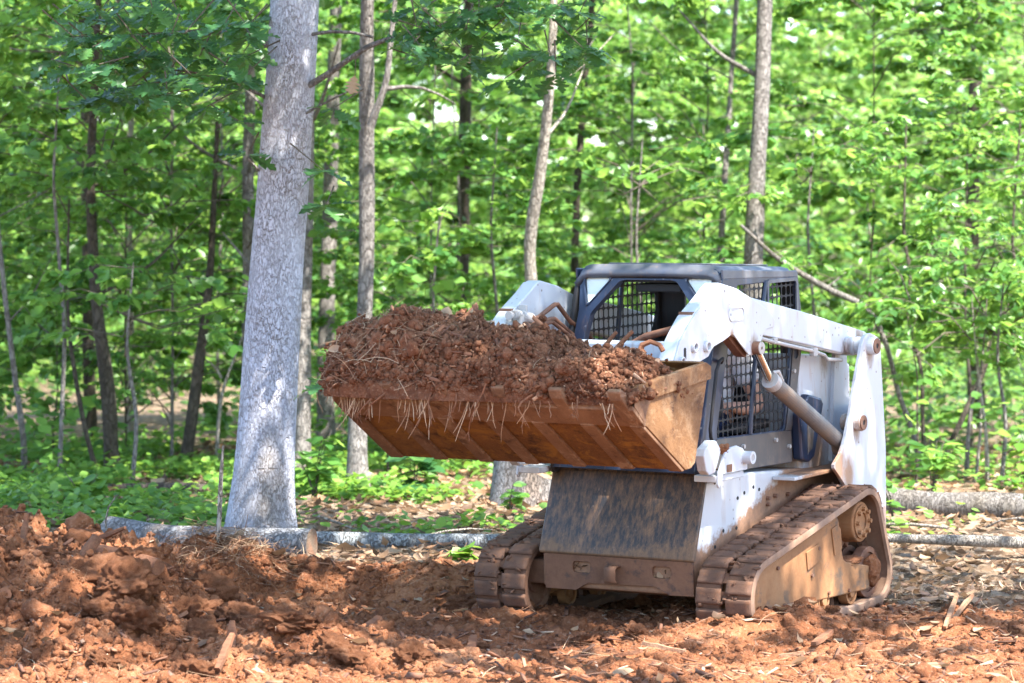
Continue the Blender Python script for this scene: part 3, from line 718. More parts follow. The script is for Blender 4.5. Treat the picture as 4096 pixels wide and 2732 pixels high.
for sg in (1, -1):
    arm = MB().prism(AO, sg*.50, sg*.583).build('lift_arm', WHITE, loader, .007)
    arm['label'] = 'white lift arm on the near side' if sg > 0 else 'white lift arm on the far side with hydraulic couplers'
    MB().prism(PL, sg*.583, sg*.592).build('arm_side_plate', WHITE, arm, .003)
    if sg < 0: MB().prism([(.30, 1.40), (.20, 1.575), (.10, 1.60), (-.02, 1.60), (-.06, 1.52), (.05, 1.44)], sg*.492, sg*.50).build('arm_side_plate', WHITE, arm, .003)
    MB().box(.118, .150, sg*.503, sg*.580, 1.678, 1.694).build('weld_seam', RUST, arm)
    for hx, hz, r in ((.297, 1.452, .026), (.161, 1.517, .028), (.025, 1.511, .030)):
        MB().ring((hx, sg*.59, hz), (hx, sg*.612, hz), r, r*.62, 24).build('arm_boss', WHITE, arm, .004)
        MB().cyl((hx, sg*.588, hz), (hx, sg*.594, hz), r*.62, n=20).build('boss_hole', ZINC if hx < .1 else DARK, arm)
    MB().prism(rrect(.238, .262, 1.455, 1.52, .012, 4), sg*.591, sg*.5935).build('slot', DARK, arm)
    ov = rrect(-.40, -.225, 1.622, 1.700, .034, 5); ovi = rrect(-.388, -.237, 1.634, 1.688, .024, 5)
    MB().plate(ov, [ovi], lambda x, z: (x, sg*.591, z), lambda x, z: (x, sg*.598, z)).build('pressed_rim', WHITE, arm, .004)
    MB().cyl((-.245, sg*.590, 1.658), (-.245, sg*.5935, 1.658), .008, n=10).build('bolt_hole', DARK, arm)
    for bx, bz in ((-.185, 1.79), (.03, 1.70)):
        MB().cyl((bx, sg*.59, bz), (bx, sg*.600, bz), .010, .007, 10).build('stud', WHITE, arm)
    # underside pocket where the cylinder meets the arm
    MB().prism([(-.265, 1.545), (-.44, 1.43), (-.47, 1.42), (-.49, 1.44), (-.50, 1.52)], sg*.505, sg*.56).build('cylinder_lug', RUST, arm, .004)
    MB().cyl((-.512, sg*.55, 1.467), (-.512, sg*.632, 1.467), .036, n=24).build('pin_boss', RUST, arm, .004)
    MB().ring((-.512, sg*.632, 1.467), (-.512, sg*.637, 1.467), .034, .010, 20).build('pin_face', ZINC, arm)
    # hose under the arm
    MB().tube([(-.60, sg*.57, 1.515), (-.72, sg*.592, 1.487), (-1.20, sg*.592, 1.405), (-1.34, sg*.592, 1.372), (-1.40, sg*.58, 1.345), (-1.62, sg*.56, 1.325)], .011, 8).build('steel_pipe', ZINC, arm)
    MB().tube([(-.60, sg*.555, 1.535), (-1.20, sg*.565, 1.432), (-1.6, sg*.565, 1.365)], .010, 8).build('steel_pipe', ZINC, arm)
    MB().box(-.76, -.72, sg*.575, sg*.605, 1.475, 1.505).build('pipe_clamp', ZINC, arm, .004); MB().box(-1.24, -1.19, sg*.575, sg*.605, 1.375, 1.42).build('pipe_clamp', ZINC, arm, .004)
    MB().prism([(-1.72, 1.46), (-1.62, 1.45), (-1.60, 1.43), (-1.61, 1.37), (-1.70, 1.345)], sg*.583, sg*.600).build('pivot_cheek', WHITE, arm, .004)
    # lift cylinder
    cy = MB().tube([(-.655, sg*.612, 1.283), (-1.50, sg*.612, .868)], .045, 24).build('lift_cylinder', CYLM, loader, .004)
    MB().tube([(-.512, sg*.612, 1.467), (-.56, sg*.612, 1.40), (-.70, sg*.612, 1.225)] if False else [(-.508, sg*.605, 1.455), (-.68, sg*.612, 1.25)], .0225, 20).build('cylinder_rod', CHROME, cy)
    a, b = Vector((-.645, sg*.612, 1.290)), Vector((-.690, sg*.612, 1.262))
    MB().cyl(a, b, .050, n=24).build('gland_nut', ZINC, cy, .003)
    MB().tube([(-.665, sg*.62, 1.325), (-.70, sg*.635, 1.33), (-.735, sg*.64, 1.275)], .011, 8).build('grease_fitting', ZINC, cy)
    MB().tube([(-.540, sg*.600, 1.40), (-.655, sg*.600, 1.255)], .007, 8).build('steel_pipe', ZINC, cy)
    MB().cyl((-1.535, sg*.56, .852), (-1.535, sg*.655, .852), .055, n=20).build('cylinder_eye', CYLM, cy, .004)
    # arm stop bracket on the hull
    br = MB().prism([(.075, .95), (.055, .985), (-.03, 1.022), (-.06, 1.018), (-.115, .965), (-.075, .90), (-.045, .852), (.02, .846), (.05, .87)], sg*.545, sg*.60).build('arm_stop', WHITE, loader, .006)
    MB().prism([(-.10, .838), (-.085, .80), (-.06, .77), (-.045, .79), (-.06, .85), (-.13, .95), (-.20, .972), (-.26, .975), (-.325, .955), (-.36, .925), (-.376, .895), (-.374, .838)], sg*.60, sg*.615).build('stop_plate', WHITE_TOWER, br, .004)
    MB().box(-.36, -.05, sg*.47, sg*.60, .80, .835).build('stop_base', WHITE, br, .005)
    MB().cyl((-.345, sg*.60, .905), (-.345, sg*.660, .905), .034, n=20).build('stop_boss', WHITE, br, .003)
    MB().ring((-.345, sg*.66, .905), (-.345, sg*.664, .905), .034, .018, 20).build('boss_rim', WHITE, br)
    MB().cyl((-.345, sg*.659, .905), (-.345, sg*.662, .905), .018, n=16).build('boss_hole', ZINC, br)
    MB().prism(rrect(-.20, -.14, .845, .885, .006), sg*.614, sg*.617).build('slot', RUST, br)
    V, F = clod_template(3, 70, .3); V = V*np.array([.06, .025, .035])+np.array([-.15, sg*.59, .965]); obj_from('mud_lump', new_mesh('mud_lump', V, F, CLOD, True), br)
# --- crossbar and couplers
cb = MB().box(.22, .31, -.498, .498, 1.455, 1.548).build('crossbar', WHITE, loader, .014)
MB().cyl((.27, -.498, 1.40), (.27, .498, 1.40), .045, n=24).build('cross_tube', WHITE, cb)
for yy in (-.05, .12, .2, .33, .38): MB().cyl((.309, yy, 1.50+.02*math.sin(yy*40)), (.3115, yy, 1.50+.02*math.sin(yy*40)), .006, n=8).build('bolt_hole', RUST, cb)
hb = MB().box(.09, .16, -.495, -.44, 1.535, 1.665).build('coupler_block', ZINC, loader, .008)
MB().box(.085, .10, -.49, -.44, 1.66, 1.712).build('block_tab', ZINC, hb, .004)
MB().cyl((.02, -.46, 1.635), (.12, -.46, 1.655), .030, n=16).build('coupler_fitting', ZINC, hb, .004)
for cz, cy_, r in ((1.668, -.452, .024), (1.610, -.485, .019), (1.552, -.478, .030)):
    q = MB().cyl((.14, cy_, cz), (.235, cy_-.01, cz-.004), r*.72, n=18)
    for k in range(4): q.ring((.165+.014*k, cy_-.003, cz-.001), (.172+.014*k, cy_-.003, cz-.001), r, r*.6, 18)
    q.cyl((.232, cy_-.01, cz-.004), (.245, cy_-.01, cz-.004), r*.95, n=18)
    q.build('hydraulic_coupler', ZINC, hb, .002)
for cz, cy_ in ((1.600, -.425), (1.555, -.432)):
    MB().cyl((.12, cy_, cz), (.19, cy_, cz), .011, n=10).build('coupler_stud', ZINC, hb, .002)
    MB().ring((.13, cy_, cz), (.14, cy_, cz), .028, .012, 16).build('coupler_collar', RUST, hb)
for pts, r in (([(.06, -.45, 1.632), (-.02, -.44, 1.64), (-.17, -.43, 1.70), (-.20, -.43, 1.70), (-.33, -.43, 1.60), (-.55, -.43, 1.50)], .013),
               ([(.10, -.44, 1.56), (.07, -.43, 1.60), (.02, -.43, 1.612), (-.13, -.43, 1.625), (-.17, -.43, 1.622), (-.36, -.42, 1.515), (-.55, -.43, 1.44)], .013),
               ([(.10, -.44, 1.50), (.08, -.44, 1.57), (.05, -.435, 1.597), (-.12, -.415, 1.61), (-.33, -.40, 1.50), (-.5, -.42, 1.42)], .011)):
    MB().tube(pts, r, 10).build('hydraulic_tube', RUST, hb)
MB().tube([(-.30, -.10, 1.45), (-.31, .05, 1.53), (-.29, .22, 1.57), (-.28, .45, 1.585)], .020, 12).build('safety_bar', RUST, loader)

# --- cab
cab = empty('cab_frame'); cab.parent = loader
XF = lambda z: -.430 + (1.83-z)*.30
def shape_front(y, z, d=0): return (XF(z)+d, y, z)
outer = [(-.435, .83), (-.425, 1.40), (-.415, 1.50), (-.405, 1.66), (-.420, 1.80), (-.428, 1.865), (-.40, 1.885), (.40, 1.885), (.428, 1.865), (.420, 1.80), (.405, 1.66), (.415, 1.50), (.425, 1.40), (.435, .83)]
hole = [(-.352, .90), (-.350, 1.46), (-.346, 1.54), (-.330, 1.635), (-.318, 1.655), (-.182, 1.808), (-.165, 1.818), (-.14, 1.822), (.14, 1.822), (.165, 1.818), (.182, 1.808), (.318, 1.655), (.330, 1.635), (.346, 1.54), (.350, 1.46), (.352, .90)]
def tri_r(sg, g=0):
    c = [(sg*.393, 1.838), (sg*.228, 1.832), (sg*.358, 1.686)]; out = []
    cx = sum(p[0] for p in c)/3; cz = sum(p[1] for p in c)/3
    for i in range(3):
        a, b, d = c[i-1], c[i], c[(i+1) % 3]; r = .022
        for q in (0, .5, 1):
            la = math.hypot(a[0]-b[0], a[1]-b[1]); ld = math.hypot(d[0]-b[0], d[1]-b[1])
            p0 = (b[0]+(a[0]-b[0])*r/la, b[1]+(a[1]-b[1])*r/la); p1 = (b[0]+(d[0]-b[0])*r/ld, b[1]+(d[1]-b[1])*r/ld)
            x = (1-q)**2*p0[0]+2*q*(1-q)*b[0]+q*q*p1[0]; z = (1-q)**2*p0[1]+2*q*(1-q)*b[1]+q*q*p1[1]
            out.append((x+(x-cx)*g, z+(z-cz)*g))
    return out
cabf = MB().plate(outer, [hole, tri_r(1, .02), tri_r(-1, .02)], lambda y, z: shape_front(y, z, .0), lambda y, z: shape_front(y, z, -.055)).build('cab_front', NAVY, cab, .012, seg=3)
for sg in (1, -1):
    MB().plate(tri_r(sg, .17), [tri_r(sg, .0)], lambda y, z: shape_front(y, z, -.002), lambda y, z: shape_front(y, z, .008)).build('lamp_bezel', NAVY, cabf, .004)
    t = tri_r(sg, .02); hl = MB().plate(t, [], lambda y, z: shape_front(y, z, -.012), lambda y, z: shape_front(y, z, -.03)).build('headlight', LENS, cab, .004)
    hl['label'] = 'near headlight, pale triangular lens partly behind the arm' if sg > 0 else 'far headlight, pale triangular lens'
    # door post plates and side screens
    side_o = [(-.432, 1.835), (-.40, 1.75), (-.30, 1.43), (-.13, .842), (-.14, .80), (-.66, .80), (-1.21, .785), (-1.225, 1.0), (-1.34, 1.40), (-1.352, 1.60), (-1.31, 1.835)]
    win = [(-.600, 1.790), (-.560, 1.62), (-.488, 1.47), (-.350, 1.035), (-.355, .998), (-1.110, .975), (-1.135, 1.0), (-1.225, 1.42), (-1.300, 1.61), (-1.285, 1.775), (-1.265, 1.79)]
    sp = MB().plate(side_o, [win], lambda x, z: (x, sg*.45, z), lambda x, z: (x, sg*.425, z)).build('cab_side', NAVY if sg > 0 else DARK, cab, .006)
    # lower door, charcoal
    if sg > 0:
        MB().plate([(-.20, .805), (-.345, 1.0), (-.36, 1.02), (-.40, 1.03)][:0] or [(-.15, .81), (-.30, .975), (-.345, .992), (-1.125, .968), (-1.20, .96), (-1.205, .79), (-.66, .804)], [], lambda x, z: (x, .452, z), lambda x, z: (x, .456, z)).build('door_panel', DOORM, sp, .002)
        MB().plate([(-1.125, .97), (-1.145, 1.0), (-1.20, 1.25), (-1.235, 1.42), (-1.30, 1.45), (-1.335, 1.40), (-1.22, 1.0), (-1.20, .965)], [circ(-1.265, 1.385, .03)], lambda x, z: (x, .452, z), lambda x, z: (x, .457, z)).build('door_edge', DOORM, sp, .002)
        for bx, bz in ((-1.225, 1.29), (-.62, .93), (-1.0, .93), (-1.16, .88)): MB().cyl((bx, .455, bz), (bx, .472, bz), .012, n=8).build('bolt', ZINC, sp)
        MB().tube([(-.395, .455, 1.395), (-.36, .482, 1.418), (-.31, .490, 1.408), (-.275, .490, 1.36), (-.20, .490, 1.06), (-.205, .49, 1.02), (-.235, .485, .985), (-.262, .455, .965)], .010, 10).build('grab_handle', DARK, sp)
    # perforated side screen: every cell a ring round a rounded hole
    mb = MB(); cw, ch = .0535, .0565
    def inwin(x, z):
        ins = False
        for i in range(len(win)):
            (xa, za), (xb, zb) = win[i], win[i-1]
            if (za > z) != (zb > z) and x < (xb-xa)*(z-za)/(zb-za)+xa: ins = not ins
        return ins
    for ix in range(-1, 19):
        for iz in range(0, 16):
            x0, z0 = -1.345+ix*cw, .972+iz*ch; cx, cz = x0+cw/2, z0+ch/2
            if not (inwin(cx, cz) or inwin(cx-.02, cz) or inwin(cx+.02, cz) or inwin(cx, cz-.02) or inwin(cx, cz+.02)): continue
            bz_ = .0042
            h8 = rrect(x0+bz_, x0+cw-bz_, z0+bz_, z0+ch-bz_, .009, 1)
            o8 = [(x0+cw, z0+ch-.012), (x0+cw-.012, z0+ch), (x0+.012, z0+ch), (x0, z0+ch-.012), (x0, z0+.012), (x0+.012, z0), (x0+cw-.012, z0), (x0+cw, z0+.012)]
            V = []; F = []
            for y in (sg*.440, sg*.437):
                V += [(a, y, b) for a, b in o8] + [(a, y, b) for a, b in h8]
            for k in range(8):
                k2 = (k+1) % 8
                F += [(k, k2, 8+k2, 8+k), (16+k, 24+k, 24+k2, 16+k2), (8+k, 8+k2, 24+k2, 24+k)]
            for c in (0, 2, 4, 6):          # little corner triangles of the cell
                pass
            corner = [(x0+cw, z0+ch), (x0, z0+ch), (x0, z0), (x0+cw, z0)]
            for q, (a, b) in enumerate(corner):
                V += [(a, sg*.440, b), (a, sg*.437, b)]; n0 = len(V)-2; ka, kb = q*2, q*2+1
                F += [(ka, n0, kb), (16+ka, 16+kb, n0+1)]
            mb.add(V, F)
    s = mb.build('side_screen', DARK, sp, 0, False)
    MB().tube([(-.93, sg*.447, 1.80), (-.79, sg*.447, 1.35), (-.735, sg*.447, 1.05), (-.73, sg*.447, .985)] if sg > 0 else [(-.93, sg*.447, 1.80), (-.79, sg*.447, 1.1)], .014, 8).build('screen_post', NAVY, sp)
    if sg > 0:
        fw, fo = rrect(-1.292, -.935, 1.45, 1.795, .03), rrect(-1.268, -.955, 1.45, 1.775, .02)
        MB().plate(rrect(-1.300, -.930, 1.50, 1.805, .03), [rrect(-1.278, -.950, 1.52, 1.785, .02)], lambda x, z: (x, .448, z), lambda x, z: (x, .458, z)).build('screen_frame', ROOFM, sp, .004)
# roof
mb = MB(); nY = 25; nX = 15; V = []; F = []
for i in range(nX):
    u = i/(nX-1); x = -.405 - u*.93
    for j in range(nY):
        v = j/(nY-1)*2-1; y = v*.447
        e = max(0, abs(v)-.86)/.14; f0 = max(0, .06-u)/.06; f1 = max(0, u-.93)/.07
        z = 1.912 - .050*u - .055*e**2 - .048*f0**2 - .04*f1**2 - .006*v*v
        V.append((x, y, z))
for i in range(nX-1):
    for j in range(nY-1): F.append((i*nY+j, (i+1)*nY+j, (i+1)*nY+j+1, i*nY+j+1))
mb.add(V, F)
roof = mb.build('cab_roof', ROOFM, cab, 0, True)
so = roof.modifiers.new('thick', 'SOLIDIFY'); so.thickness = .035; so.offset = -1 
MB().box(-1.31, -.46, -.44, .44, 1.81, 1.83).build('roof_liner', DARK, cab)
for sg in (1, -1):
    MB().prism([(-.432, 1.83), (-.428, 1.885), (-1.30, 1.84), (-1.31, 1.80), (-.95, 1.815)], sg*.438, sg*.452).build('roof_rail', NAVY if sg < 0 else ROOFM, cab, .006)
MB().plate(rrect(-1.20, -.56, -.34, .34, .05), [], lambda x, y: (x, y, 1.912-.050*(-.405-x)/.93-.002), lambda x, y: (x, y, 1.912-.050*(-.405-x)/.93+.006)).build('roof_plate', ROOFM, cab, .002)
MB().box(-.66, -.50, -.12, .16, 1.755, 1.80).build('cab_console', DARK, cab, .008)
MB().plate([(-.43, .8), (.43, .8), (.43, 1.83), (-.43, 1.83)], [rrect(-.27, .33, 1.30, 1.77, .05)], lambda y, z: (-1.345, y, z), lambda y, z: (-1.325, y, z)).build('cab_back', DARK, cab)
MB().box(-1.33, -.15, -.44, .44, .55, .60).build('cab_floor', DARK, cab)
seat = MB().prism([(-.72, .86), (-.70, .92), (-.74, .955), (-1.15, .93), (-1.20, .86)], -.23, .23).build('seat', DARK, cab, .03)
MB().prism([(-1.13, .93), (-1.24, 1.38), (-1.28, 1.40), (-1.31, 1.37), (-1.22, .90)], -.22, .22).build('seat_back', DARK, seat, .03)
for sg in (1, -1):
    lv = MB().tube([(-.62, sg*.30, .75), (-.62, sg*.30, 1.02), (-.66, sg*.29, 1.10)], .012, 8).build('control_lever', DARK, cab)
    MB().tube([(-.655, sg*.29, 1.08), (-.68, sg*.285, 1.17)], [.02, .024], 10).build('lever_grip', DARK, lv)
    MB().box(-1.15, -.75, sg*.27, sg*.35, .98, 1.03).build('arm_rest', DARK, cab, .01)
# --- bucket
HL, TP = (.655, .985), (.505, 1.45)
LIP = (1.174, 1.232); fd = Vector((LIP[0]-.755, LIP[1]-.958)).normalized(); fn = Vector((-fd.y, fd.x))   # along floor / up from floor
def fl(a, h=0): return (.755+fd.x*a+fn.x*h, .958+fd.y*a+fn.y*h)
LF_ = 0.50
wall = [(.755, .958), fl(.30), fl(LF_), fl(LF_, .018), fl(.10, .02), (.775, .992), (.685, 1.02), (.635, 1.20), (.565, 1.44), (.60, 1.475), (.55, 1.478), (.500, 1.455), (.505, 1.43), (.60, 1.15), (.655, .985), (.70, .962)]
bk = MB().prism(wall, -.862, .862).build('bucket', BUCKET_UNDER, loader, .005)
bk['label'] = 'rusty orange bucket held up in front, filled with soil'
side = [(.755, .960), (.70, .962), (.657, .985), (.505, 1.44), (.503, 1.455), (.556, 1.474), (1.225, 1.412), (1.245, 1.36), LIP]
for sg in (1, -1):
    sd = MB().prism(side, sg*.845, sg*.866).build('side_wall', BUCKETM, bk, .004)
    MB().prism([(.503, 1.452), (.555, 1.475), (1.225, 1.413), (1.23, 1.345), (1.10, 1.338), (.505, 1.388)], sg*.866, sg*.880).build('side_edge_bar', BUCKETM, sd, .004)
    MB().prism([LIP, (1.10, 1.338), (1.225, 1.412), (1.262, 1.31)], sg*.866, sg*.874).build('side_cutter', BUCKET_EDGE, sd, .003)
ce = MB().prism([fl(.475, -.014), fl(.62, -.004), fl(.635, .016), fl(.48, .022)], -.872, .872).build('cutting_edge', BUCKET_EDGE, bk, .004)
for k in range(6):
    y = -.800+k*.3265 - .02
    P0, P1, P2, P3 = fl(.56, .018), fl(.745, .030), fl(.735, .052), fl(.56, .068)
    MB().prism([fl(.53, -.016), fl(.70, .006), P1, P2, P3, fl(.53, .060)], y-.036, y+.036).build('tooth', BUCKET_EDGE, bk, .008)
for k in range(7):
    y = -.825+k*.275
    MB().prism([fl(.02, -.018), fl(.48, -.018), fl(.50, .0), fl(.0, .0)], y-.036, y+.036).build('skid_bar', BUCKET_EDGE, bk, .003)
MB().prism([(.50, 1.0), (.655, .985), (.60, 1.16), (.52, 1.42), (.40, 1.40)], -.48, .48).build('quick_attach', DARK, bk, .01)

# ================================================================== SOIL IN THE BUCKET
def heap():
    nu, nv = 300, 150
    u = np.linspace(-1, 1, nu); v = np.linspace(0, 1, nv); U, W = np.meshgrid(u, v); U, W = U.ravel(), W.ravel()
    Hh = np.interp(U, [-1, -.99, -.96, -.90, -.80, -.66, -.53, -.43, -.33, -.22, -.08, .14, .26, .36, .5, .68, .82, .92, 1],
                      [1.36, 1.50, 1.60, 1.655, 1.69, 1.70, 1.725, 1.70, 1.64, 1.585, 1.615, 1.635, 1.60, 1.515, 1.495, 1.515, 1.49, 1.43, 1.36])
    lead = np.interp(U, [-1, -.6, -.1, .3, 1], [.05, .06, .02, -.02, -.08])
    a = W*np.pi                                            # front foot over the crown to the back
    front, back = 1.325+lead*.6, .60
    cx, rx = (front+back)/2, (front-back)/2
    zb_f, zb_b = 1.315, 1.40
    X = cx + rx*np.sign(np.cos(a))*np.abs(np.cos(a))**.75
    zb = zb_f + (zb_b-zb_f)*W
    Z = zb + (Hh-zb)*np.sin(a)**.8
    Y = .862*U*np.interp(W, [0, .25, .7, 1], [1.0, 1.03, 1.0, .98])
    Y = np.where(U < -.8, Y-.05*sstep(-.8, -1, U)*np.sin(a), Y)
    n = .050*fbm3(X*4.2, Y*4.2, Z*4.2, 3, 5) + .036*(np.abs(fbm3(X*11, Y*11, Z*11, 3, 6))*1.5-.5) + .015*(np.abs(fbm3(X*30, Y*30, Z*30, 2, 7))*1.5-.5)
    n2 = .03*fbm3(X*9+7, Y*9, Z*9, 3, 8)
    k = np.sin(np.clip(a, .1, 3.04))**.4
    NX, NZ = np.cos(a)*.9, np.sin(a)*.8+.25
    V = np.stack([X+n*NX*k, Y+n2*k*.8, Z+n*NZ*k], 1)
    F = grid_faces(nu, nv)
    me = new_mesh('soil_heap', V, F, HEAPM, True)
    o = obj_from('soil_heap', me); o.matrix_world = LM
    tag(o, 'heap of dug brown soil, straw and wood chips piled in the bucket', 'soil heap')
    rng = np.random.default_rng(9)
    nrm = np.stack([NX, np.zeros_like(NX), NZ], 1); nrm /= np.linalg.norm(nrm, axis=1, keepdims=True)
    def sprinkle(name, n, tm, mat, s, sel, off, smooth=False, rotfree=True, straw=False):
        idx = np.where(sel)[0]; k = rng.choice(idx, n); P = V[k] + nrm[k]*off + rng.normal(0, .008, (n, 3))
        if straw:
            d = rng.normal(0, 1, (n, 3)); d[:, 2] *= .6; d -= nrm[k]*(np.sum(d*nrm[k], 1, keepdims=True))*.8; Rm = rot_from(d, nrm[k])
        else: Rm = rot_from(rng.normal(0, 1, (n, 3)), rng.normal(0, 1, (n, 3)))
        sc_ = s[0]*(s[1]/s[0])**(rng.uniform(0, 1, n)**1.7)
        pick = rng.integers(0, len(tm), n); Vs, Fs, A = [], [], []; b = 0
        for ti, (TV, TF) in enumerate(tm):
            m = pick == ti; q = m.sum()
            if not q: continue
            VV, FF = scatter(TV, TF, P[m], Rm[m], sc_[m]); Vs.append(VV); Fs.append(FF+b); b += len(VV); A.append(np.repeat(rng.uniform(0, 1, q), len(TV)))
        c = obj_from(name, new_mesh(name, np.concatenate(Vs), np.concatenate(Fs), mat, smooth, attrs={'rnd': np.concatenate(A)}), o)
        return tag(c, kind='stuff')
    vis = (W > .04) & (W < .8)
    sprinkle('soil_crumbs', 11000, C1, HEAPM, (.006, .024), vis, .002)
    sprinkle('soil_lumps', 260, C2, HEAPM, (.015, .045), vis & (W > .1), -.004)
    sprinkle('wood_chips', 5500, CH, CHIP, (.008, .042), vis, .006)
    sprinkle('wood_chips', 220, CH, CHIP, (.05, .10), vis, .010)
    left = vis & (U < -.1)
    sprinkle('pine_straw', 360, ST, STRAW, (.10, .26), left & (W < .6) & (U < -.3), .016, straw=True)
    sprinkle('pine_straw', 90, ST, STRAW, (.06, .18), vis, .014, straw=True)
    sprinkle('dead_leaves', 40, DRY, LEAF_DRY, (.04, .08), left & (W < .55), .018)
    # roots and straw hanging under the lip
    mb = MB(); rn = random.Random(5)
    for i in range(80):
        y = rn.choice([rn.uniform(-.86, .82), rn.gauss(-.72, .08), rn.gauss(-.35, .06), rn.gauss(.0, .08)]); L = rn.uniform(.04, .16) if rn.random() < .8 else rn.uniform(.15, .28)
        x, z = 1.285+rn.uniform(-.03, .02), 1.31; pts = []; dx, dy = rn.uniform(-.25, .35), rn.uniform(-.4, .5)
        for q in range(5):
            t = q/4; pts.append((x+.035+dx*L*t*t+.01*t, y+dy*L*t+rn.uniform(-.004, .004), z+.02-L*(t-.15*t*t)))
        mb.tube(pts, [.0024, .0023, .0021, .0018, .0010], 3)
    hs = tag(mb.build('hanging_straw', STRAW, o), kind='stuff'); at_ = hs.data.attributes.new('rnd', 'FLOAT', 'POINT'); at_.data.foreach_set('value', np.repeat(rng.uniform(.35, 1, len(hs.data.vertices)//15+1), 15)[:len(hs.data.vertices)].astype(np.float32))
    for y0, L in ((-.20, .17), (-.07, .13), (.08, .30), (-.52, .14), (.62, .1), (.35, .12), (-.58, .16)):
        mb = MB(); x, z = 1.33, 1.36 if L < .2 else 1.47; pts = []; rr = rn.uniform(.004, .008)
        for q in range(7):
            t = q/6; pts.append((x+.02*math.sin(3*t)+.03*min(1, t*2), y0+.03*math.sin(4*t+y0*9)-.05*t, z-L*t))
        mb.tube(pts, [rr*(1-.8*q/6) for q in range(7)], 6)
        for e in range(5):
            p = pts[rn.randint(2, 6)]; mb.tube([p, (p[0]+.01, p[1]+rn.uniform(-.04, .04), p[2]-rn.uniform(.01, .05))], [.002, .0008], 3)
        mb.build('root', WOOD_D, o)
    for pts, r in (([(.86, .47, 1.55), (.84, .50, 1.60), (.83, .53, 1.635)], .012), ([(.86, .53, 1.54), (.84, .57, 1.59), (.82, .615, 1.64)], .013),
                   ([(.85, .66, 1.52), (.84, .68, 1.575), (.83, .72, 1.59), (.82, .765, 1.575), (.82, .785, 1.545)], .016), ([(1.0, -.83, 1.60), (1.0, -.87, 1.66), (1.0, -.90, 1.69)], .008)):
        MB().tube(pts, [r, r*.95, r*.8] + [r*.8]*(len(pts)-3), 7).build('broken_stick', WOOD_D, o)
heap()

# ================================================================== OPERATOR
def skin_body(name, nodes, edges, mat, parent=None, sub=2, root=0):
    me = bpy.data.meshes.new(name); me.from_pydata([n[:3] for n in nodes], edges, []); me.materials.append(mat)
    o = link(bpy.data.objects.new(name, me), parent)
    bm = bmesh.new(); bm.from_mesh(me); L = bm.verts.layers.skin.verify()
    for v in bm.verts:
        r = nodes[v.index][3]; v[L].radius = (r, r) if not hasattr(r, '__len__') else r; v[L].use_root = v.index == root
    bm.to_mesh(me); bm.free()
    sk = o.modifiers.new('skin', 'SKIN'); sk.use_smooth_shade = True
    s2 = o.modifiers.new('sub', 'SUBSURF'); s2.levels = sub; s2.render_levels = sub
    return o
N = [(-1.04, 0, .98, .13), (-1.07, 0, 1.12, .135), (-1.09, 0, 1.27, .15), (-1.09, 0, 1.40, .12), (-1.085, 0, 1.475, .055), (-1.07, 0, 1.54, .07), (-1.055, 0, 1.62, .098), (-1.06, 0, 1.70, .075)]
Eb = [(i, i+1) for i in range(7)]
for sg in (1, -1):
    b = len(N)
    N += [(-1.085, sg*.175, 1.395, .062), (-1.115, sg*.245, 1.235, .050), (-1.155, sg*.275, 1.10, .043), (-1.02, sg*.285, 1.09, .046), (-.84, sg*.285, 1.115, .033), (-.775, sg*.285, 1.125, .034)]
    Eb += [(3, b), (b, b+1), (b+1, b+2), (b+2, b+3), (b+3, b+4), (b+4, b+5)]
    for k, (dy, L) in enumerate(((-.030, .060), (-.010, .070), (.010, .066), (.028, .052))):
        c = len(N); N += [(-.745, sg*.285+dy, 1.138-.004*k, .0095), (-.745+L*.5, sg*.285+dy, 1.135-.006*k, .0088), (-.745+L*.55, sg*.285+dy-.004, 1.105-.006*k, .008)]
        Eb += [(b+5, c), (c, c+1), (c+1, c+2)]
    c = len(N); N += [(-.785, sg*.285-.035*sg, 1.13, .011), (-.745, sg*.285-.045*sg, 1.118, .009)]; Eb += [(b+5, c), (c, c+1)]
    d = len(N); N += [(-1.02, sg*.10, .985, .09), (-.66, sg*.15, .995, .068), (-.54, sg*.15, .93, .055), (-.47, sg*.14, .72, .046), (-.42, sg*.14, .64, .04), (-.30, sg*.14, .62, .036)]
    Eb += [(0, d), (d, d+1), (d+1, d+2), (d+2, d+3), (d+3, d+4), (d+4, d+5)]
op = skin_body('person', N, Eb, SKIN); op.matrix_world = LM
tag(op, 'operator in grey shirt and navy trousers sitting in the cab, forearm on the lever', 'person')
S = [(-1.055, 0, 1.02, .155), (-1.07, 0, 1.14, .160), (-1.09, 0, 1.28, .172), (-1.09, 0, 1.40, .140), (-1.087, 0, 1.455, .075)]; Es = [(0, 1), (1, 2), (2, 3), (3, 4)]
for sg in (1, -1):
    b = len(S); S += [(-1.085, sg*.18, 1.395, .082), (-1.112, sg*.238, 1.255, .075), (-1.118, sg*.245, 1.225, .078)]; Es += [(3, b), (b, b+1), (b+1, b+2)]
skin_body('shirt', S, Es, SHIRT, op)
T_ = [(-1.04, 0, .975, .145), (-1.05, 0, 1.05, .15)]; Et = [(0, 1)]
for sg in (1, -1):
    b = len(T_); T_ += [(-1.0, sg*.10, .99, .108), (-.68, sg*.15, 1.0, .088), (-.54, sg*.15, .94, .074), (-.48, sg*.14, .74, .066), (-.44, sg*.14, .66, .064)]; Et += [(0, b), (b, b+1), (b+1, b+2), (b+2, b+3), (b+3, b+4)]
skin_body('trousers', T_, Et, NAVYCLOTH, op)
skin_body('hair', [(-1.085, 0, 1.62, .09), (-1.085, 0, 1.69, .088), (-1.05, 0, 1.725, .075)], [(0, 1), (1, 2)], HAIR, op)
hd = MB()
for sg in (1, -1):
    hd.tube([(-.965, sg*.032, 1.635), (-.958, sg*.032, 1.635)], [.012, .006], 10)
hd.build('eye', DARK, op)
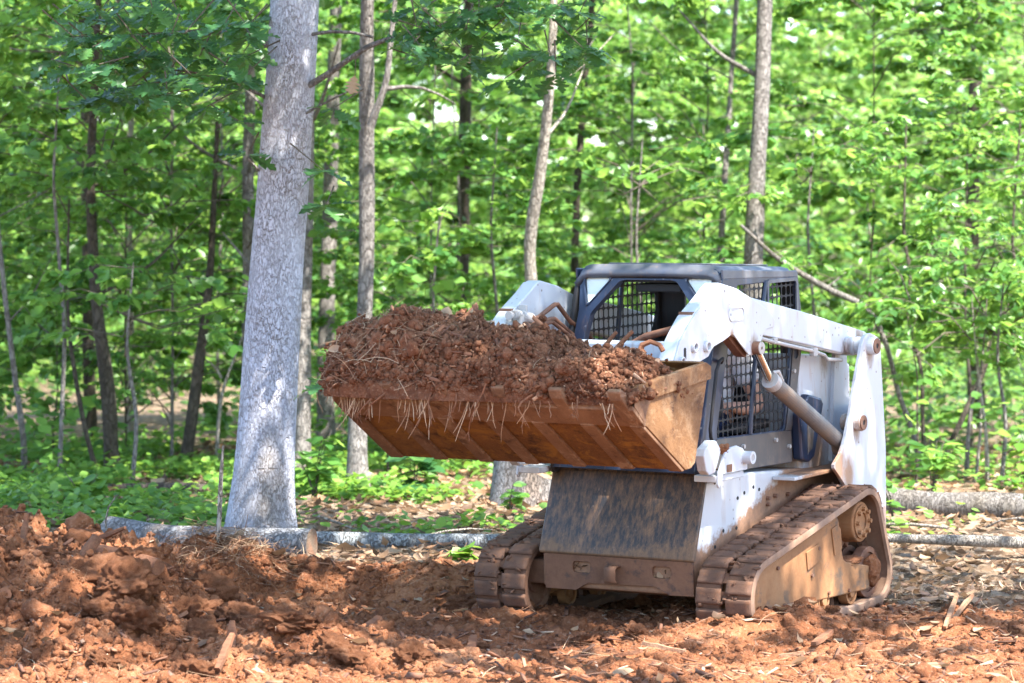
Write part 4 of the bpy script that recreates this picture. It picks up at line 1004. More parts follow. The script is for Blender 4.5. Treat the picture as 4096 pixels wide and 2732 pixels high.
V, F = clod_template(2, 3, .05); obj_from('nose', new_mesh('nose', V*np.array([.022, .014, .024])+np.array([-.958, 0, 1.605]), F, SKIN, True), op)
for sg in (1, -1): obj_from('ear', new_mesh('ear', V*np.array([.022, .010, .034])+np.array([-1.055, sg*.098, 1.615]), F, SKIN, True), op)
MB().tube([(-.968, -.025, 1.57), (-.960, 0, 1.568), (-.968, .025, 1.57)], .006, 6).build('mouth', SKIN, op)

# ================================================================== WOODS
def tube_mesh(pts, rad, n=12, jitter=.0, seed=0, closed=True):
    """a bent, slightly irregular tapered trunk as arrays"""
    pts = np.asarray(pts, float); rad = np.asarray(rad, float)
    d = np.r_[0, np.cumsum(np.linalg.norm(np.diff(pts, axis=0), axis=1))]
    m = max(4, int(d[-1]/max(.10, rad.mean()*1.2))); s = np.linspace(0, d[-1], m)
    C = np.stack([np.interp(s, d, pts[:, i]) for i in range(3)], 1); r = np.interp(s, d, rad)
    for _ in range(2): C[1:-1] = .25*C[:-2]+.5*C[1:-1]+.25*C[2:]; r[1:-1] = .25*r[:-2]+.5*r[1:-1]+.25*r[2:]
    T = np.gradient(C, axis=0); T /= np.linalg.norm(T, axis=1, keepdims=True)
    ref = np.array([0, 1.0, .01]) if abs(T[0, 2]) > .7 else np.array([0, 0, 1.0])
    U = np.cross(T, ref); U /= np.linalg.norm(U, axis=1, keepdims=True); W = np.cross(T, U)
    a = np.arange(n)*2*np.pi/n
    rr = r[:, None]*(1 + jitter*vn2(np.cos(a)[None, :]*1.5+seed, s[:, None]*2.2+np.sin(a)[None, :]*1.5, seed))
    V = C[:, None, :] + (U[:, None, :]*np.cos(a)[None, :, None] + W[:, None, :]*np.sin(a)[None, :, None])*rr[:, :, None]
    F = []
    i = np.arange(m-1)[:, None]*n; k = np.arange(n)[None, :]; k2 = (k+1) % n
    F = np.stack([(i+k).ravel(), (i+k2).ravel(), (i+n+k2).ravel(), (i+n+k).ravel()], 1)
    return V.reshape(-1, 3), F
def join(parts):
    Vs, Fs = [], []; b = 0
    for V, F in parts: Vs.append(V); Fs.append(F+b); b += len(V)
    return np.concatenate(Vs), np.concatenate(Fs)
def trunk_obj(name, pts, rad, mat, parent=None, n=14, jit=.08, seed=0, extra=()):
    V, F = join([tube_mesh(pts, rad, n, jit, seed)] + [tube_mesh(p, r, 7, .05, seed+3+i) for i, (p, r) in enumerate(extra)])
    return obj_from(name, new_mesh(name, V, F, mat, True), parent)
def spray(rng, base, direc, L, nleaf, lsz, leafV, droop=.15, flat=.62):
    """a leafy branchlet: twig + leaves roughly in one layer"""
    d = np.array(direc, float); d /= np.linalg.norm(d); side = np.cross(d, [0, 0, 1.0]); side /= np.linalg.norm(side)+1e-6
    P, Y, N, tw = [], [], [], []
    nsub = max(2, int(L/.22)); tip = base + d*L + np.array([0, 0, -droop*L])
    main = [base, base+d*L*.5+np.array([0, 0, .04*L]), tip]; tw.append((main, [.005*L+.002, .003*L+.002, .0012]))
    subs = []
    for i in range(nsub):
        t = (i+.6)/nsub; p = base*(1-t)+tip*t + np.array([0, 0, .05*L*math.sin(math.pi*t)])
        sgn = 1 if i % 2 else -1; l = L*(.55-.32*t)*rng.uniform(.6, 1.2)
        e = p + (d*.65+side*sgn*.8)*l + np.array([0, 0, rng.normal(-.04, .06)*l]); tw.append(([p, e], [.0025, .001])); subs.append((p, e))
    subs.append((main[1], tip))
    for k in range(nleaf):
        p, e = subs[rng.integers(len(subs))]; t = rng.uniform(.15, 1.05); q = p*(1-t)+e*t
        dd = (e-p)/(np.linalg.norm(e-p)+1e-6); s2 = np.cross(dd, [0, 0, 1.0])
        y = dd*rng.uniform(.2, .9) + s2*rng.choice([-1, 1])*rng.uniform(.3, 1) + np.array([0, 0, rng.normal(-.32, .32)])
        P.append(q+rng.normal(0, .012, 3)); Y.append(y); N.append([rng.normal(0, flat), rng.normal(0, flat), 1.0])
    P, Y, N = np.array(P), np.array(Y), np.array(N); n = len(P)
    V, F = scatter(leafV, LF, P, rot_from(Y, N), rng.uniform(*lsz, n))
    return V, F, np.repeat(np.clip(rng.uniform(0, 1)+rng.normal(0, .18, n), 0, 1), len(leafV)), tw
def crown_mesh(name, seed, z0, z1, rad, nspray, nleaf, lsz, leafmat, leafV=LV, L=(.5, 1.1), prof=None):
    rng = np.random.default_rng(seed); LVs, LFs, AT = [], [], []; b = 0; TW = []
    for i in range(nspray):
        t = rng.uniform(0, 1); z = z0+(z1-z0)*t; a = rng.uniform(0, 2*np.pi)
        R_ = rad*(prof(t) if prof else (.55+.45*math.sin(math.pi*min(1, t*1.1)))); r0 = R_*rng.uniform(.05, .75)
        base = np.array([math.cos(a)*r0, math.sin(a)*r0, z + rng.normal(0, .1)]); a2 = a+rng.normal(0, .5)
        V, F, A, tw = spray(rng, base, [math.cos(a2), math.sin(a2), rng.normal(.05, .15)], rng.uniform(*L), nleaf, lsz, leafV)
        LVs.append(V); LFs.append(F+b); b += len(V); AT.append(A); TW += tw
        if r0 > .25 and rng.uniform() < .45: TW.append(([np.array([0, 0, max(.2, z-.35*r0-.1)]), base*.55+np.array([0, 0, (z-.22*r0)*.45]), base], [.009, .007, .003]))
    V = np.concatenate(LVs); F = np.concatenate(LFs); A = np.concatenate(AT); nl = len(F)
    tp = []
    for p, r in TW:
        p = np.asarray(p); m = len(p); T = p[-1]-p[0]; T = T/(np.linalg.norm(T)+1e-9); U = np.cross(T, [0, .3, 1.0]); U /= np.linalg.norm(U)+1e-9; W = np.cross(T, U)
        vv = np.concatenate([p[j]+r[j]*np.stack([U, -.5*U+.87*W, -.5*U-.87*W]) for j in range(m)])
        for j in range(m-1):
            for k in range(3): tp.append((b+j*3+k, b+j*3+(k+1) % 3, b+j*3+3+(k+1) % 3)); tp.append((b+j*3+k, b+j*3+3+(k+1) % 3, b+j*3+3+k))
        V = np.concatenate([V, vv]); A = np.concatenate([A, np.full(len(vv), .5)]); b += len(vv)
    F = np.concatenate([F, np.array(tp)])
    return new_mesh(name, V, F, [leafmat, TWIG], False, np.r_[np.zeros(nl), np.ones(len(tp))], {'rnd': A})

# ---- the trunks one can tell apart: (x, z, radius) up the stem at a given distance
STEMS = {
 'behind_oak': (24.6, [(-1.692, .0, .135), (-1.692, .376, .084), (-1.692, .938, .074), (-1.689, 1.641, .067), (-1.661, 3.047, .060), (-1.629, 4.1, .056), (-1.58, 7, .05)]),
 'pair': (29., [(-1.760, 0, .105), (-1.772, .813, .080), (-1.744, 2.413, .07), (-1.692, 3.813, .062), (-1.664, 4.413, .058), (-1.6, 8, .04)]),
 't840': (23.3, [(-1.177, .05, .125), (-1.180, .354, .080), (-1.183, .720, .072), (-1.143, 1.386, .062), (-1.117, 1.985, .060), (-1.113, 2.651, .060), (-1.110, 3.316, .057), (-1.097, 3.915, .050), (-1.083, 4.481, .045), (-1.0, 7.5, .03)]),
 's565': (26., [(-2.242, .05, .066), (-2.249, 1.853, .048), (-2.264, 2.744, .050), (-2.234, 3.561, .045), (-2.22, 3.7, .02)]),
 'l205': (30., [(-4.155, 0, .068), (-4.159, 1.168, .056), (-4.155, 2.197, .054), (-4.168, 2.882, .054), (-4.224, 3.954, .047), (-4.241, 4.597, .045), (-4.3, 8, .03)]),
 'l250': (25.3, [(-3.302, .0, .11), (-3.327, .334, .061), (-3.323, .732, .065), (-3.345, 1.057, .060), (-3.388, 1.346, .054), (-3.435, 1.708, .047), (-3.5, 2.6, .04), (-3.42, 4.5, .025)]),
 'l450': (26., [(-2.799, .0, .08), (-2.769, .330, .050), (-2.702, .775, .050), (-2.639, 1.258, .046), (-2.591, 1.667, .037), (-2.565, 2.001, .030), (-2.52, 3.2, .02)]),
 'l180': (25., [(-3.384, .1, .026), (-3.484, .566, .020), (-3.545, .924, .020), (-3.598, 1.281, .018), (-3.627, 1.638, .014), (-3.62, 2.5, .008)]),
 'l30': (24.5, [(-3.946, .0, .03), (-3.922, .522, .025), (-3.981, 1.047, .023), (-4.027, 1.502, .021), (-4.072, 1.922, .021), (-4.114, 2.342, .018), (-4.2, 3.6, .012)]),
 'p300': (32., [(-4.002, 0, .06), (-3.993, .666, .046), (-3.989, 1.306, .041), (-4.002, 2.037, .037), (-4.0, 4, .03)]),
 'p510': (26., [(-2.509, .1, .02), (-2.498, .590, .015), (-2.464, .887, .015), (-2.435, 1.017, .013), (-2.360, 1.147, .009), (-2.25, 1.5, .005)]),
 't1065': (33., [(-.582, 0, .11), (-.554, 1.572, .075), (-.530, 2.468, .071), (-.516, 3.222, .068), (-.497, 3.929, .064), (-.474, 4.495, .057), (-.4, 8, .04)]),
 'curvy': (24.3, [(0.180, 0.100, 0.058), (0.161, 1.783, 0.051), (0.133, 2.026, 0.045), (0.161, 2.338, 0.051), (0.217, 2.615, 0.047), (0.258, 2.963, 0.043), (0.301, 3.379, 0.037), (0.328, 3.865, 0.032), (0.335, 4.282, 0.026), (0.270, 6.034, 0.015)]),
 't1325': (32., [(.670, .1, .06), (.651, 1.855, .041), (.683, 2.860, .039), (.752, 3.866, .037), (.830, 4.552, .034), (.95, 7, .02)]),
 't1750': (26., [(2.004, .1, .13), (2.037, 1.853, .082), (2.067, 2.558, .076), (2.104, 3.041, .071), (2.138, 3.561, .067), (2.164, 4.230, .065), (2.178, 4.787, .059), (2.2, 8, .045)]),
 't1665': (30., [(1.991, .1, .05), (2.034, 2.025, .032), (2.094, 2.968, .030), (2.162, 3.825, .026), (2.214, 4.597, .024), (2.3, 7, .012)]),
 't2235': (34., [(5.170, 0, .11), (5.151, 2.049, .078), (5.132, 3.264, .073), (5.151, 4.478, .070), (5.156, 4.964, .068), (5.2, 9, .05)]),
 'ra': (25.5, [(3.417, .1, .04), (3.380, .479, .024), (3.321, .626, .024), (3.204, .919, .022), (3.145, 1.212, .022), (3.069, 1.437, .022), (2.981, 1.573, .025), (2.925, 1.665, .029), (2.741, 1.701, .027), (2.613, 1.777, .027), (2.422, 1.881, .025), (2.206, 2.013, .020), (1.9, 2.3, .012)]),
 'rb': (25.8, [(3.487, .1, .028), (3.464, .611, .017), (3.446, .834, .017), (3.467, 1.027, .017), (3.375, 1.353, .015), (3.308, 1.606, .015), (3.383, 1.903, .015), (3.308, 2.125, .013), (3.35, 3.2, .007)]),
 'rc': (27., [(4.053, .1, .02), (4.045, .896, .013), (4.006, 1.331, .012), (4.014, 1.874, .010), (4.05, 3, .006)]),
 'rd': (26., [(3.640, .1, .035), (3.686, .377, .024), (3.820, .661, .024), (3.925, .901, .024), (4.037, 1.125, .022), (4.045, 1.230, .022), (4.134, 1.439, .020), (4.254, 1.679, .019), (4.344, 1.858, .017), (4.269, 2.098, .013), (4.35, 3.2, .008)]),
 're': (25., [(3.714, .1, .026), (3.719, .506, .018), (3.731, .793, .014), (3.832, 1.081, .009), (3.9, 1.8, .005)]),
 'rf': (24.8, [(3.755, .1, .015), (3.801, .730, .011), (3.787, .944, .007), (3.76, 1.5, .004)]),
 'rg': (24.6, [(3.827, .1, .022), (3.806, .598, .014), (3.787, .810, .011), (3.742, 1.008, .007), (3.7, 1.7, .004)]),
}
INFO = {
 'behind_oak': ('forest_tree', BARK_GREY, 'grey trunk with flared base standing close behind the big oak'),
 'pair': ('forest_tree', BARK_GREY, 'grey blurred trunk between the big oak and the slim dark trunk'),
 't840': ('forest_tree', BARK_GREY, 'slim straight trunk rising behind the left end of the loaded bucket'),
 's565': ('dead_tree', BARK_GREY, 'dead grey snag close to the left edge of the big oak'),
 'l205': ('forest_tree', BARK_DARK, 'dark straight trunk in the upper left woods'),
 'l250': ('forest_tree', BARK_DARK, 'dark bent trunk behind the soil mound at left'),
 'l450': ('forest_tree', BARK_DARK, 'leaning dark trunk just left of the big oak'),
 'l180': ('young_tree', BARK_DARK, 'thin dark sapling leaning left beside the dark bent trunk'),
 'l30': ('young_tree', BARK_GREY, 'thin grey sapling at the far left edge of the woods'),
 'p300': ('forest_tree', BARK_PALE, 'pale sunlit trunk deep in the left woods'),
 'p510': ('young_tree', BARK_PALE, 'thin pale forked sapling near the left side of the big oak'),
 't1065': ('forest_tree', BARK_DARK, 'dark trunk deep in the woods above the soil heap'),
 'curvy': ('forest_tree', BARK_PALE, 'curving pale mottled trunk rising behind the far lift arm'),
 't1325': ('forest_tree', BARK_DARK, 'slender dark trunk behind the far corner of the cab'),
 't1750': ('forest_tree', BARK_GREY, 'thick grey trunk rising behind the cab roof'),
 't1665': ('forest_tree', BARK_GREY, 'slender trunk left of the thick trunk behind the cab'),
 't2235': ('forest_tree', BARK_DARK, 'dark straight trunk in the upper right woods'),
 'ra': ('leaning_tree', BARK_GREY, 'crooked tree bending left over the rear of the loader'),
 'rb': ('young_tree', BARK_DARK, 'thin zigzag stem right behind the loader'),
 'rc': ('young_tree', BARK_DARK, 'thin upright sapling inside the leaning stem at right'),
 'rd': ('leaning_tree', BARK_DARK, 'dark stem leaning right across the right woods'),
 're': ('young_tree', BARK_GREY, 'short grey sapling behind the right fallen log'),
 'rf': ('young_tree', BARK_PALE, 'thinnest sapling behind the right fallen log'),
 'rg': ('young_tree', BARK_PALE, 'pale thin sapling at the right behind the fallen log'),
}
PROT = [crown_mesh('crown', 100+i, .55, 5.0, 1.5, 74, 88, (.05, .105), LEAF_A, LV if i % 2 else LVw) for i in range(5)]
PROTF = [crown_mesh('crown', 200+i, .3, 7.0, 2.2, 120, 120, (.075, .14), LEAF_B, LV) for i in range(4)]
PROTS = [crown_mesh('crown', 300+i, .2, 1.6, .75, 16, 34, (.06, .115), LEAF_A, LV, (.35, .7)) for i in range(4)]
HIGH = [crown_mesh('crown', 400+i, 0, 3.0, 1.7, 60, 46, (.10, .17), LEAF_A, LV, (.6, 1.3)) for i in range(3)]
SHADE = [crown_mesh('crown', 500+i, 0, 2.0, 1.8, 30, 38, (.10, .17), LEAF_A, LV, (.6, 1.3)) for i in range(3)]
def put_crown(tree, me, loc, rz, s=1.0):
    c = obj_from('crown', me, tree); c.location = loc; c.rotation_euler = (0, 0, rz); c.scale = (s, s, s); return c
rt = random.Random(21)
for k, (d, st) in STEMS.items():
    nm, bark, lab = INFO[k]
    r = rt.Random(1) if False else rt
    pts = [(x, d+.15*math.sin(z*1.3+x), z) for x, z, q in st]; rad = [q for _, _, q in st]
    base_z = float(base_h(np.array([st[0][0]]), np.array([d]))[0]); pts[0] = (pts[0][0], pts[0][1], base_z-.05)
    t = empty(nm, (pts[0][0], pts[0][1], base_z)); tag(t, lab, 'tree')
    rel = [(x-t.location.x, y-t.location.y, z-base_z) for x, y, z in pts]
    ex = []; H = rel[-1][2]
    for q in range(3 if H > 3 else 2):
        i = rt.randint(len(rel)//2, len(rel)-2); p = rel[i]; a = rt.uniform(0, 6.28); l = rt.uniform(.5, 1.2)*min(1, H/4)
        ex.append(([p, (p[0]+math.cos(a)*l*.5, p[1]+math.sin(a)*l*.5, p[2]+l*.25), (p[0]+math.cos(a)*l, p[1]+math.sin(a)*l, p[2]+l*.75)], [rad[i]*.38, rad[i]*.26, rad[i]*.1]))
    if k == 't840': ex = [([(.11, -.05, 2.78), (.16, -.1, 2.95), (.235, -.1, 3.06), (.245, -.1, 3.25), (.27, -.1, 3.5), (.30, -.1, 3.75), (.33, -.1, 4.6)], [.032, .03, .026, .024, .02, .018, .012]), ([(.235, -.1, 3.06), (.42, -.05, 3.12), (.6, 0, 3.06), (.75, 0, 2.95)], [.018, .014, .010, .005])]
    if k == 'p510': ex = [([(.045, 0, .78), (-.02, 0, .93), (-.14, 0, .97)], [.012, .009, .004])]
    trunk_obj('trunk', rel, rad, bark, t, 14, .10, rt.randint(0, 99), ex)
    if nm == 'dead_tree': continue
    if H > 3.5: put_crown(t, rt.choice(HIGH), (rel[-1][0], rel[-1][1], H-2.2+rt.uniform(0, .6)), rt.uniform(0, 6.28), rt.uniform(.9, 1.1))
    else: put_crown(t, rt.choice(PROTS), (rel[-1][0], rel[-1][1], max(.9, H-1.0)), rt.uniform(0, 6.28), rt.uniform(.8, 1.1))

# ---- understory trees that fill the woods, one object each
rows = [(25.6, 2.3, PROTS, .25, None), (27, 2.0, PROT, .0, lambda x: x < -2.3), (28.5, 2.5, PROT, .0, None), (31.5, 2.9, PROT, .0, None), (35, 2.7, PROT, .0, lambda x: x < -1.5), (38.5, 2.7, PROT, .0, lambda x: x < -2.5), (42, 1.7, PROTS, .0, None), (46, 1.8, PROTS, .0, None),
        (50, 2.6, PROTF, .0, None), (53, 2.6, PROTF, .0, None), (57, 2.8, PROTF, .8, None), (62, 3, PROTF, 1.6, None)]
cnt = 0
stem_me = {}
def stem_mesh(h, r, seed, bark):
    k = (round(h), seed % 4, bark.name)
    if k not in stem_me:
        rr = random.Random(seed % 4); n = 6
        pts = [(rr.uniform(-.05, .05)*i*.5, rr.uniform(-.05, .05)*i*.5, h*i/(n-1)) for i in range(n)]
        V, F = tube_mesh(pts, [r*(1-.8*i/(n-1)) for i in range(n)], 8, .1, seed % 4); stem_me[k] = new_mesh('trunk', V, F, bark, True)
    return stem_me[k]
for ri, (d, sp, prot, zz, ok) in enumerate(rows):
    hw = d*.168+2.2; x = -hw + rt.uniform(0, sp)
    while x < hw + sp:
        if ok is not None and not ok(x): x += sp; continue
        y = d + rt.uniform(-1.2, 1.2); z = float(base_h(np.array([x]), np.array([y]))[0])
        t = empty('understory_tree', (x, y, z)); cnt += 1
        near = prot is PROTS
        tag(t, 'low leafy sapling at the front edge of the woods' if near else ('leafy understory tree in the middle of the woods' if prot is PROT else 'bright green tree far back in the woods'),
            'tree', 'saplings at the edge of the woods' if near else ('understory trees in the woods' if prot is PROT else 'trees far back in the woods'))
        h = 1.5 if near else (6 if prot is PROT else 8)
        o = obj_from('trunk', stem_mesh(h, .010 if near else rt.uniform(.010, .019), cnt, rt.choice([BARK_DARK, BARK_GREY])), t)
        put_crown(t, rt.choice(prot), (0, 0, zz), rt.uniform(0, 6.28), rt.uniform(.85, 1.15)*(1.5 if d in (42, 46) else 1))
        x += sp*rt.uniform(.6, 1.4)
# ---- sunlit saplings with broad level leaves
PROTD = [crown_mesh('crown', 600+i, 0, .75, .75, 13, 30, (.075, .13), LEAF_A, LVw*np.array([.85, 1, 1]), (.45, .9)) for i in range(3)]
for i, (x, y, z, lab) in enumerate(((-2.95, 23.6, 1.35, 'broad leaved sapling with level sunlit sprays left of the big oak'), (-.62, 25.2, 1.75, 'pale leaved sapling right of the slim trunk above the soil heap'),
        (-.15, 26.5, 2.55, 'sunlit sapling with drooping pale leaves above the far lift arm'), (1.1, 26.2, 2.45, 'leafy young tree with bright level leaves above the cab'), (3.9, 24.3, 1.25, 'bright leaved sapling behind the right fallen log'),
        (-3.6, 24.2, 3.0, 'pale leaved young tree at the upper left'), (2.7, 27.5, 2.6, 'leafy young tree right of the thick trunk behind the cab'))):
    bz = float(base_h(np.array([x]), np.array([y]))[0]); t = empty('young_tree', (x, y, bz)); tag(t, lab, 'tree')
    V, F = tube_mesh([(0, 0, -.05), (.05, .02, z*.4), (-.04, 0, z*.8), (.02, 0, z+.4)], [.02, .016, .012, .006], 8, .1, i)
    obj_from('trunk', new_mesh('trunk', V, F, BARK_GREY, True), t); put_crown(t, PROTD[i % 3], (0, 0, z-bz), i*1.3, 1.0)
# ---- the far wood
def far_wood():
    rng = np.random.default_rng(77); n = 60000
    x = rng.uniform(-24, 24, n); y = rng.uniform(74, 100, n); z = .3 + 16*rng.uniform(0, 1, n)
    k = fbm3(x*.35, y*.2, z*.5, 3, 12) > np.where(z > 5.5, .05, -.5); x, y, z = x[k], y[k], z[k]; n = len(x)
    V, F = scatter(LVw, LF, np.stack([x, y, z], 1), rand_rot(n, rng, 1.6), rng.uniform(.35, .65, n))
    return tag(obj_from('far_wood', new_mesh('far_wood', V, F, LEAF_B, attrs={'rnd': np.repeat(rng.uniform(0, 1, n), len(LV))})), 'sunlit green wall of the far wood', None, None, 'stuff')
far_wood()

# ---- the big oak
oak = empty('oak_tree', (-1.569, 19.0, .299)); oak.scale = (.94, .94, .94); tag(oak, 'big pale grey oak trunk rising left of the bucket, lobed leaves at the top', 'tree')
OP = [(-1.669, .10, .262), (-1.664, .30, .215), (-1.655, .45, .203), (-1.626, .812, .190), (-1.597, 1.389, .183), (-1.557, 1.966, .176), (-1.511, 2.543, .170), (-1.470, 3.120, .167), (-1.433, 3.697, .163), (-1.395, 4.419, .151), (-1.36, 6.5, .13), (-1.2, 9, .10)]
rel = [(x+1.669, 0, z-.2) for x, z, _ in OP]
trunk_obj('trunk', rel, [r for *_, r in OP], BARK_OAK, oak, 40, .035, 5)
def W2(x, y, z): return (x+1.669, y-20.2, z-.2)
limbs = [([W2(-1.475, 20.18, 3.054), W2(-1.289, 20.09, 3.146), W2(-1.169, 20.05, 3.222), W2(-1.031, 20.05, 3.315), W2(-0.903, 20.05, 3.424), W2(-0.638, 20.05, 3.442), W2(-0.454, 20.05, 3.510), W2(-0.223, 20.05, 3.615), W2(0.008, 20.04, 3.664), W2(0.515, 20.00, 3.757)], [.026, .022, .019, .018, .017, .016, .014, .012, .009, .005]),
         ([W2(-1.461, 20.15, 3.432), W2(-1.278, 20.09, 3.466), W2(-1.121, 20.06, 3.512), W2(-0.994, 20.05, 3.469), W2(-0.912, 20.05, 3.436)], [.014, .012, .011, .010, .009]),
         ([W2(-1.511, 20.15, 2.858), W2(-1.325, 20.07, 2.951), W2(-1.146, 20.05, 3.057), W2(-1.004, 20.04, 3.111)], [.011, .009, .007, .004]),
         ([W2(-1.556, 20.18, 3.356), W2(-1.777, 20.10, 3.505), W2(-2.157, 20.02, 3.462), W2(-2.587, 19.98, 3.434), W2(-3.025, 19.93, 3.425)], [.024, .020, .015, .010, .005]),
         ([W2(-1.556, 20.18, 3.004), W2(-1.739, 20.12, 3.114), W2(-1.987, 20.07, 3.195), W2(-2.302, 20.05, 3.231)], [.014, .012, .009, .005]),
         ([W2(-1.579, 20.16, 2.484), W2(-1.676, 20.14, 2.567), W2(-1.750, 20.12, 2.649)], [.013, .009, .006])]
for i, (p, r) in enumerate(limbs):
    V, F = tube_mesh(p, r, 9, .12, 60+i); obj_from('limb', new_mesh('limb', V, F, BARK_GREY, True), oak)
put_crown(oak, HIGH[0], (.2, .3, 5.2), .4, 1.5); put_crown(oak, HIGH[1], (-.6, -.2, 7), 2.1, 1.7); put_crown(oak, HIGH[2], (.9, .6, 6.6), 4.1, 1.5)
put_crown(oak, SHADE[0], (2.7, -2.7, 5.2), 1.1, 1.15); put_crown(oak, HIGH[1], (2.0, -1.9, 5.4), 3.1, 1.15); put_crown(oak, SHADE[2], (3.6, -1.6, 6.6), 3.1, 1.15)
def oak_leaf_mesh(seed):
    r = np.random.default_rng(seed); L = [(0, 0), (.03, .12)]
    for i, t in enumerate((.22, .40, .58, .75)):
        wd = (.17, .27, .31, .22)[i]*r.uniform(.85, 1.15); L += [(wd, t+.05), (wd*.95, t+.10), (.075+.02*i*(i < 3), t+.13)]
    L += [(.10, .95), (0, 1.0)]
    Rr = [(x, y) for x, y in L]; Ll = [(-x*r.uniform(.9, 1.1), y) for x, y in L[1:-1]]
    mid = [(0, y) for y in np.linspace(.05, .95, 7)]
    V = Rr + Ll + mid; n1, n2 = len(Rr), len(Ll)
    def near(y): return n1+n2+int(np.argmin([abs(m[1]-y) for m in mid]))
    F = []
    for i in range(n1-1):
        a, b = near(Rr[i][1]), near(Rr[i+1][1]); F.append((i, i+1, b)); 
        if a != b: F.append((i, b, a))
    left = [0]+list(range(n1, n1+n2))+[n1-1]
    for i in range(len(left)-1):
        p, q = left[i], left[i+1]; a, b = near(V[p][1]), near(V[q][1]); F.append((q, p, b))
        if a != b: F.append((p, a, b))
    V = np.array([(x, y, .16*abs(x) - .22*(y-.4)**2 + r.normal(0, .012)) for x, y in V])
    return V, [f for f in F if len(set(f)) == 3]
OAKT = [oak_leaf_mesh(i) for i in range(4)]
OAKM = []
for V, F in OAKT:
    for rv in (.1, .45, .85): OAKM.append(new_mesh('leaf', V, F, LEAF_OAK, False, attrs={'rnd': np.full(len(V), rv)}))
DEADL = new_mesh('leaf', OAKT[1][0]*np.array([1.25, 1, 1]), OAKT[1][1], LEAF_DRY, attrs={'rnd': np.full(len(OAKT[1][0]), .62)})
ro = random.Random(8)
CLUS = []
for i in range(26): CLUS.append((ro.uniform(-2.9, -1.66), 19.6+ro.uniform(-.4, .4), ro.uniform(2.98, 3.62)))
for i in range(14): CLUS.append((ro.uniform(-.7, .5), 19.7+ro.uniform(-.3, .3), ro.uniform(3.3, 3.66)))
CLUS += [(-.35, 19.4, 3.22), (-.05, 19.4, 3.12), (.12, 19.3, 3.30), (.28, 19.4, 3.16), (-1.22, 19.7, 2.55), (-1.15, 19.7, 2.95), (-1.20, 19.7, 2.33), (-1.72, 19.85, 2.66), (-1.20, 19.4, 1.20), (-1.95, 19.5, 2.95), (-2.2, 19.5, 3.02), (-1.75, 19.6, 2.86)]
for i in range(34): CLUS.append((ro.uniform(-3.0, -1.7), 19.8+ro.uniform(-.4, .5), ro.uniform(2.9, 3.75)))
for i in range(22): CLUS.append((ro.uniform(-.8, .6), 19.8+ro.uniform(-.3, .4), ro.uniform(3.25, 3.8)))
tw = MB(); nleaf = 0; more = []; mrnd = []; mb_ = 0
for cx, cy, cz in CLUS:
    dx, dy, dz = ro.uniform(-.5, .5), ro.uniform(-.6, .2), ro.uniform(-.35, .05)
    c = Vector(W2(cx, cy, cz)); tw.tube([c-Vector((dx, dy, dz))*.45+Vector((0, 0, .06)), c], [.006, .003], 5)
    for k in range(6):
        a = k*1.05+ro.uniform(-.3, .3); y = Vector((math.cos(a), math.sin(a)*.8, ro.uniform(-.75, .1))); n = Vector((ro.gauss(0, .3), ro.gauss(-.35, .3), 1))
        x = y.cross(n).normalized(); y.normalize(); zv = x.cross(y)
        s = ro.uniform(.15, .225)
        if nleaf >= 294:
            V, F = OAKT[k % 4]; A = np.array((x, y, zv)).T; more.append((V*s @ A.T + np.array(c), F)); mrnd.append(np.full(len(V), ro.random())); continue
        o = bpy.data.objects.new('leaf', ro.choice(OAKM)); link(o, oak); M = Matrix((x, y, zv)).transposed().to_4x4(); o.matrix_local = Matrix.Translation(c+y*.01) @ M @ Matrix.Scale(s, 4); nleaf += 1
tag(tw.build('twigs', TWIG, oak), kind='stuff')
Vm, Fm = [], []; b = 0
for V, F in more: Vm.append(V); Fm += [tuple(q+b for q in f) for f in F]; b += len(V)
tag(obj_from('leaves', new_mesh('leaves', np.concatenate(Vm), Fm, LEAF_OAK, attrs={'rnd': np.concatenate(mrnd)}), oak), kind='stuff')
o = bpy.data.objects.new('leaf', DEADL); link(o, oak); o['label'] = 'single dead yellow brown leaf hanging from the oak limb'
o.matrix_local = Matrix.Translation(W2(-1.005, 19.55, 3.16)) @ Matrix.Rotation(R(-95), 4, 'X') @ Matrix.Rotation(R(12), 4, 'Z') @ Matrix.Scale(.135, 4)
MB().tube([W2(-1.005, 19.55, 3.15), W2(-1.0, 19.56, 3.28)], .003, 5).build('twig', TWIG, oak)

# ---- trees at the edge of the clearing, right of and behind the camera, whose shade falls into the view
for i, (x, y, zc, cr) in enumerate(((3.3, 11.2, 8.5, ((-4.7, 1.7, 6.2, .95), (-3.3, 1.9, 6.3, 1.0), (-1.7, 2.2, 7.0, .85), (-.6, .4, 8.4, .7))), (5.9, 13.0, 8.5, ((-1.5, 1.8, 6.1, -.62), (-2.6, .55, 6.2, -.60), (0, .3, 8.0, 1.0), (-1.4, -.7, 7.8, .8), (.6, 1.9, 7.0, .9))))):
    z = float(base_h(np.array([x]), np.array([y]))[0]); t = empty('clearing_edge_tree', (x, y, z))
    tag(t, ('tall tree right behind the camera at the edge of the clearing', 'tall tree at the right edge of the clearing, outside the view')[i], 'tree')
    obj_from('trunk', stem_mesh(zc+2.5, .13, i, BARK_GREY), t)
    for q, (dx, dy, dz, sc_) in enumerate(cr): put_crown(t, (SHADE if i and sc_ > 0 else HIGH)[(i+q) % 3], (dx, dy, dz), i*1.7+q, abs(sc_))
    lb = MB()
    for dx, dy, dz, sc_ in cr: lb.tube([(0, 0, dz-1.6), (dx*.5, dy*.5, dz-.5), (dx, dy, dz+.6)], [.06, .045, .02], 7)
    tag(lb.build('limbs', BARK_GREY, t), kind='stuff')

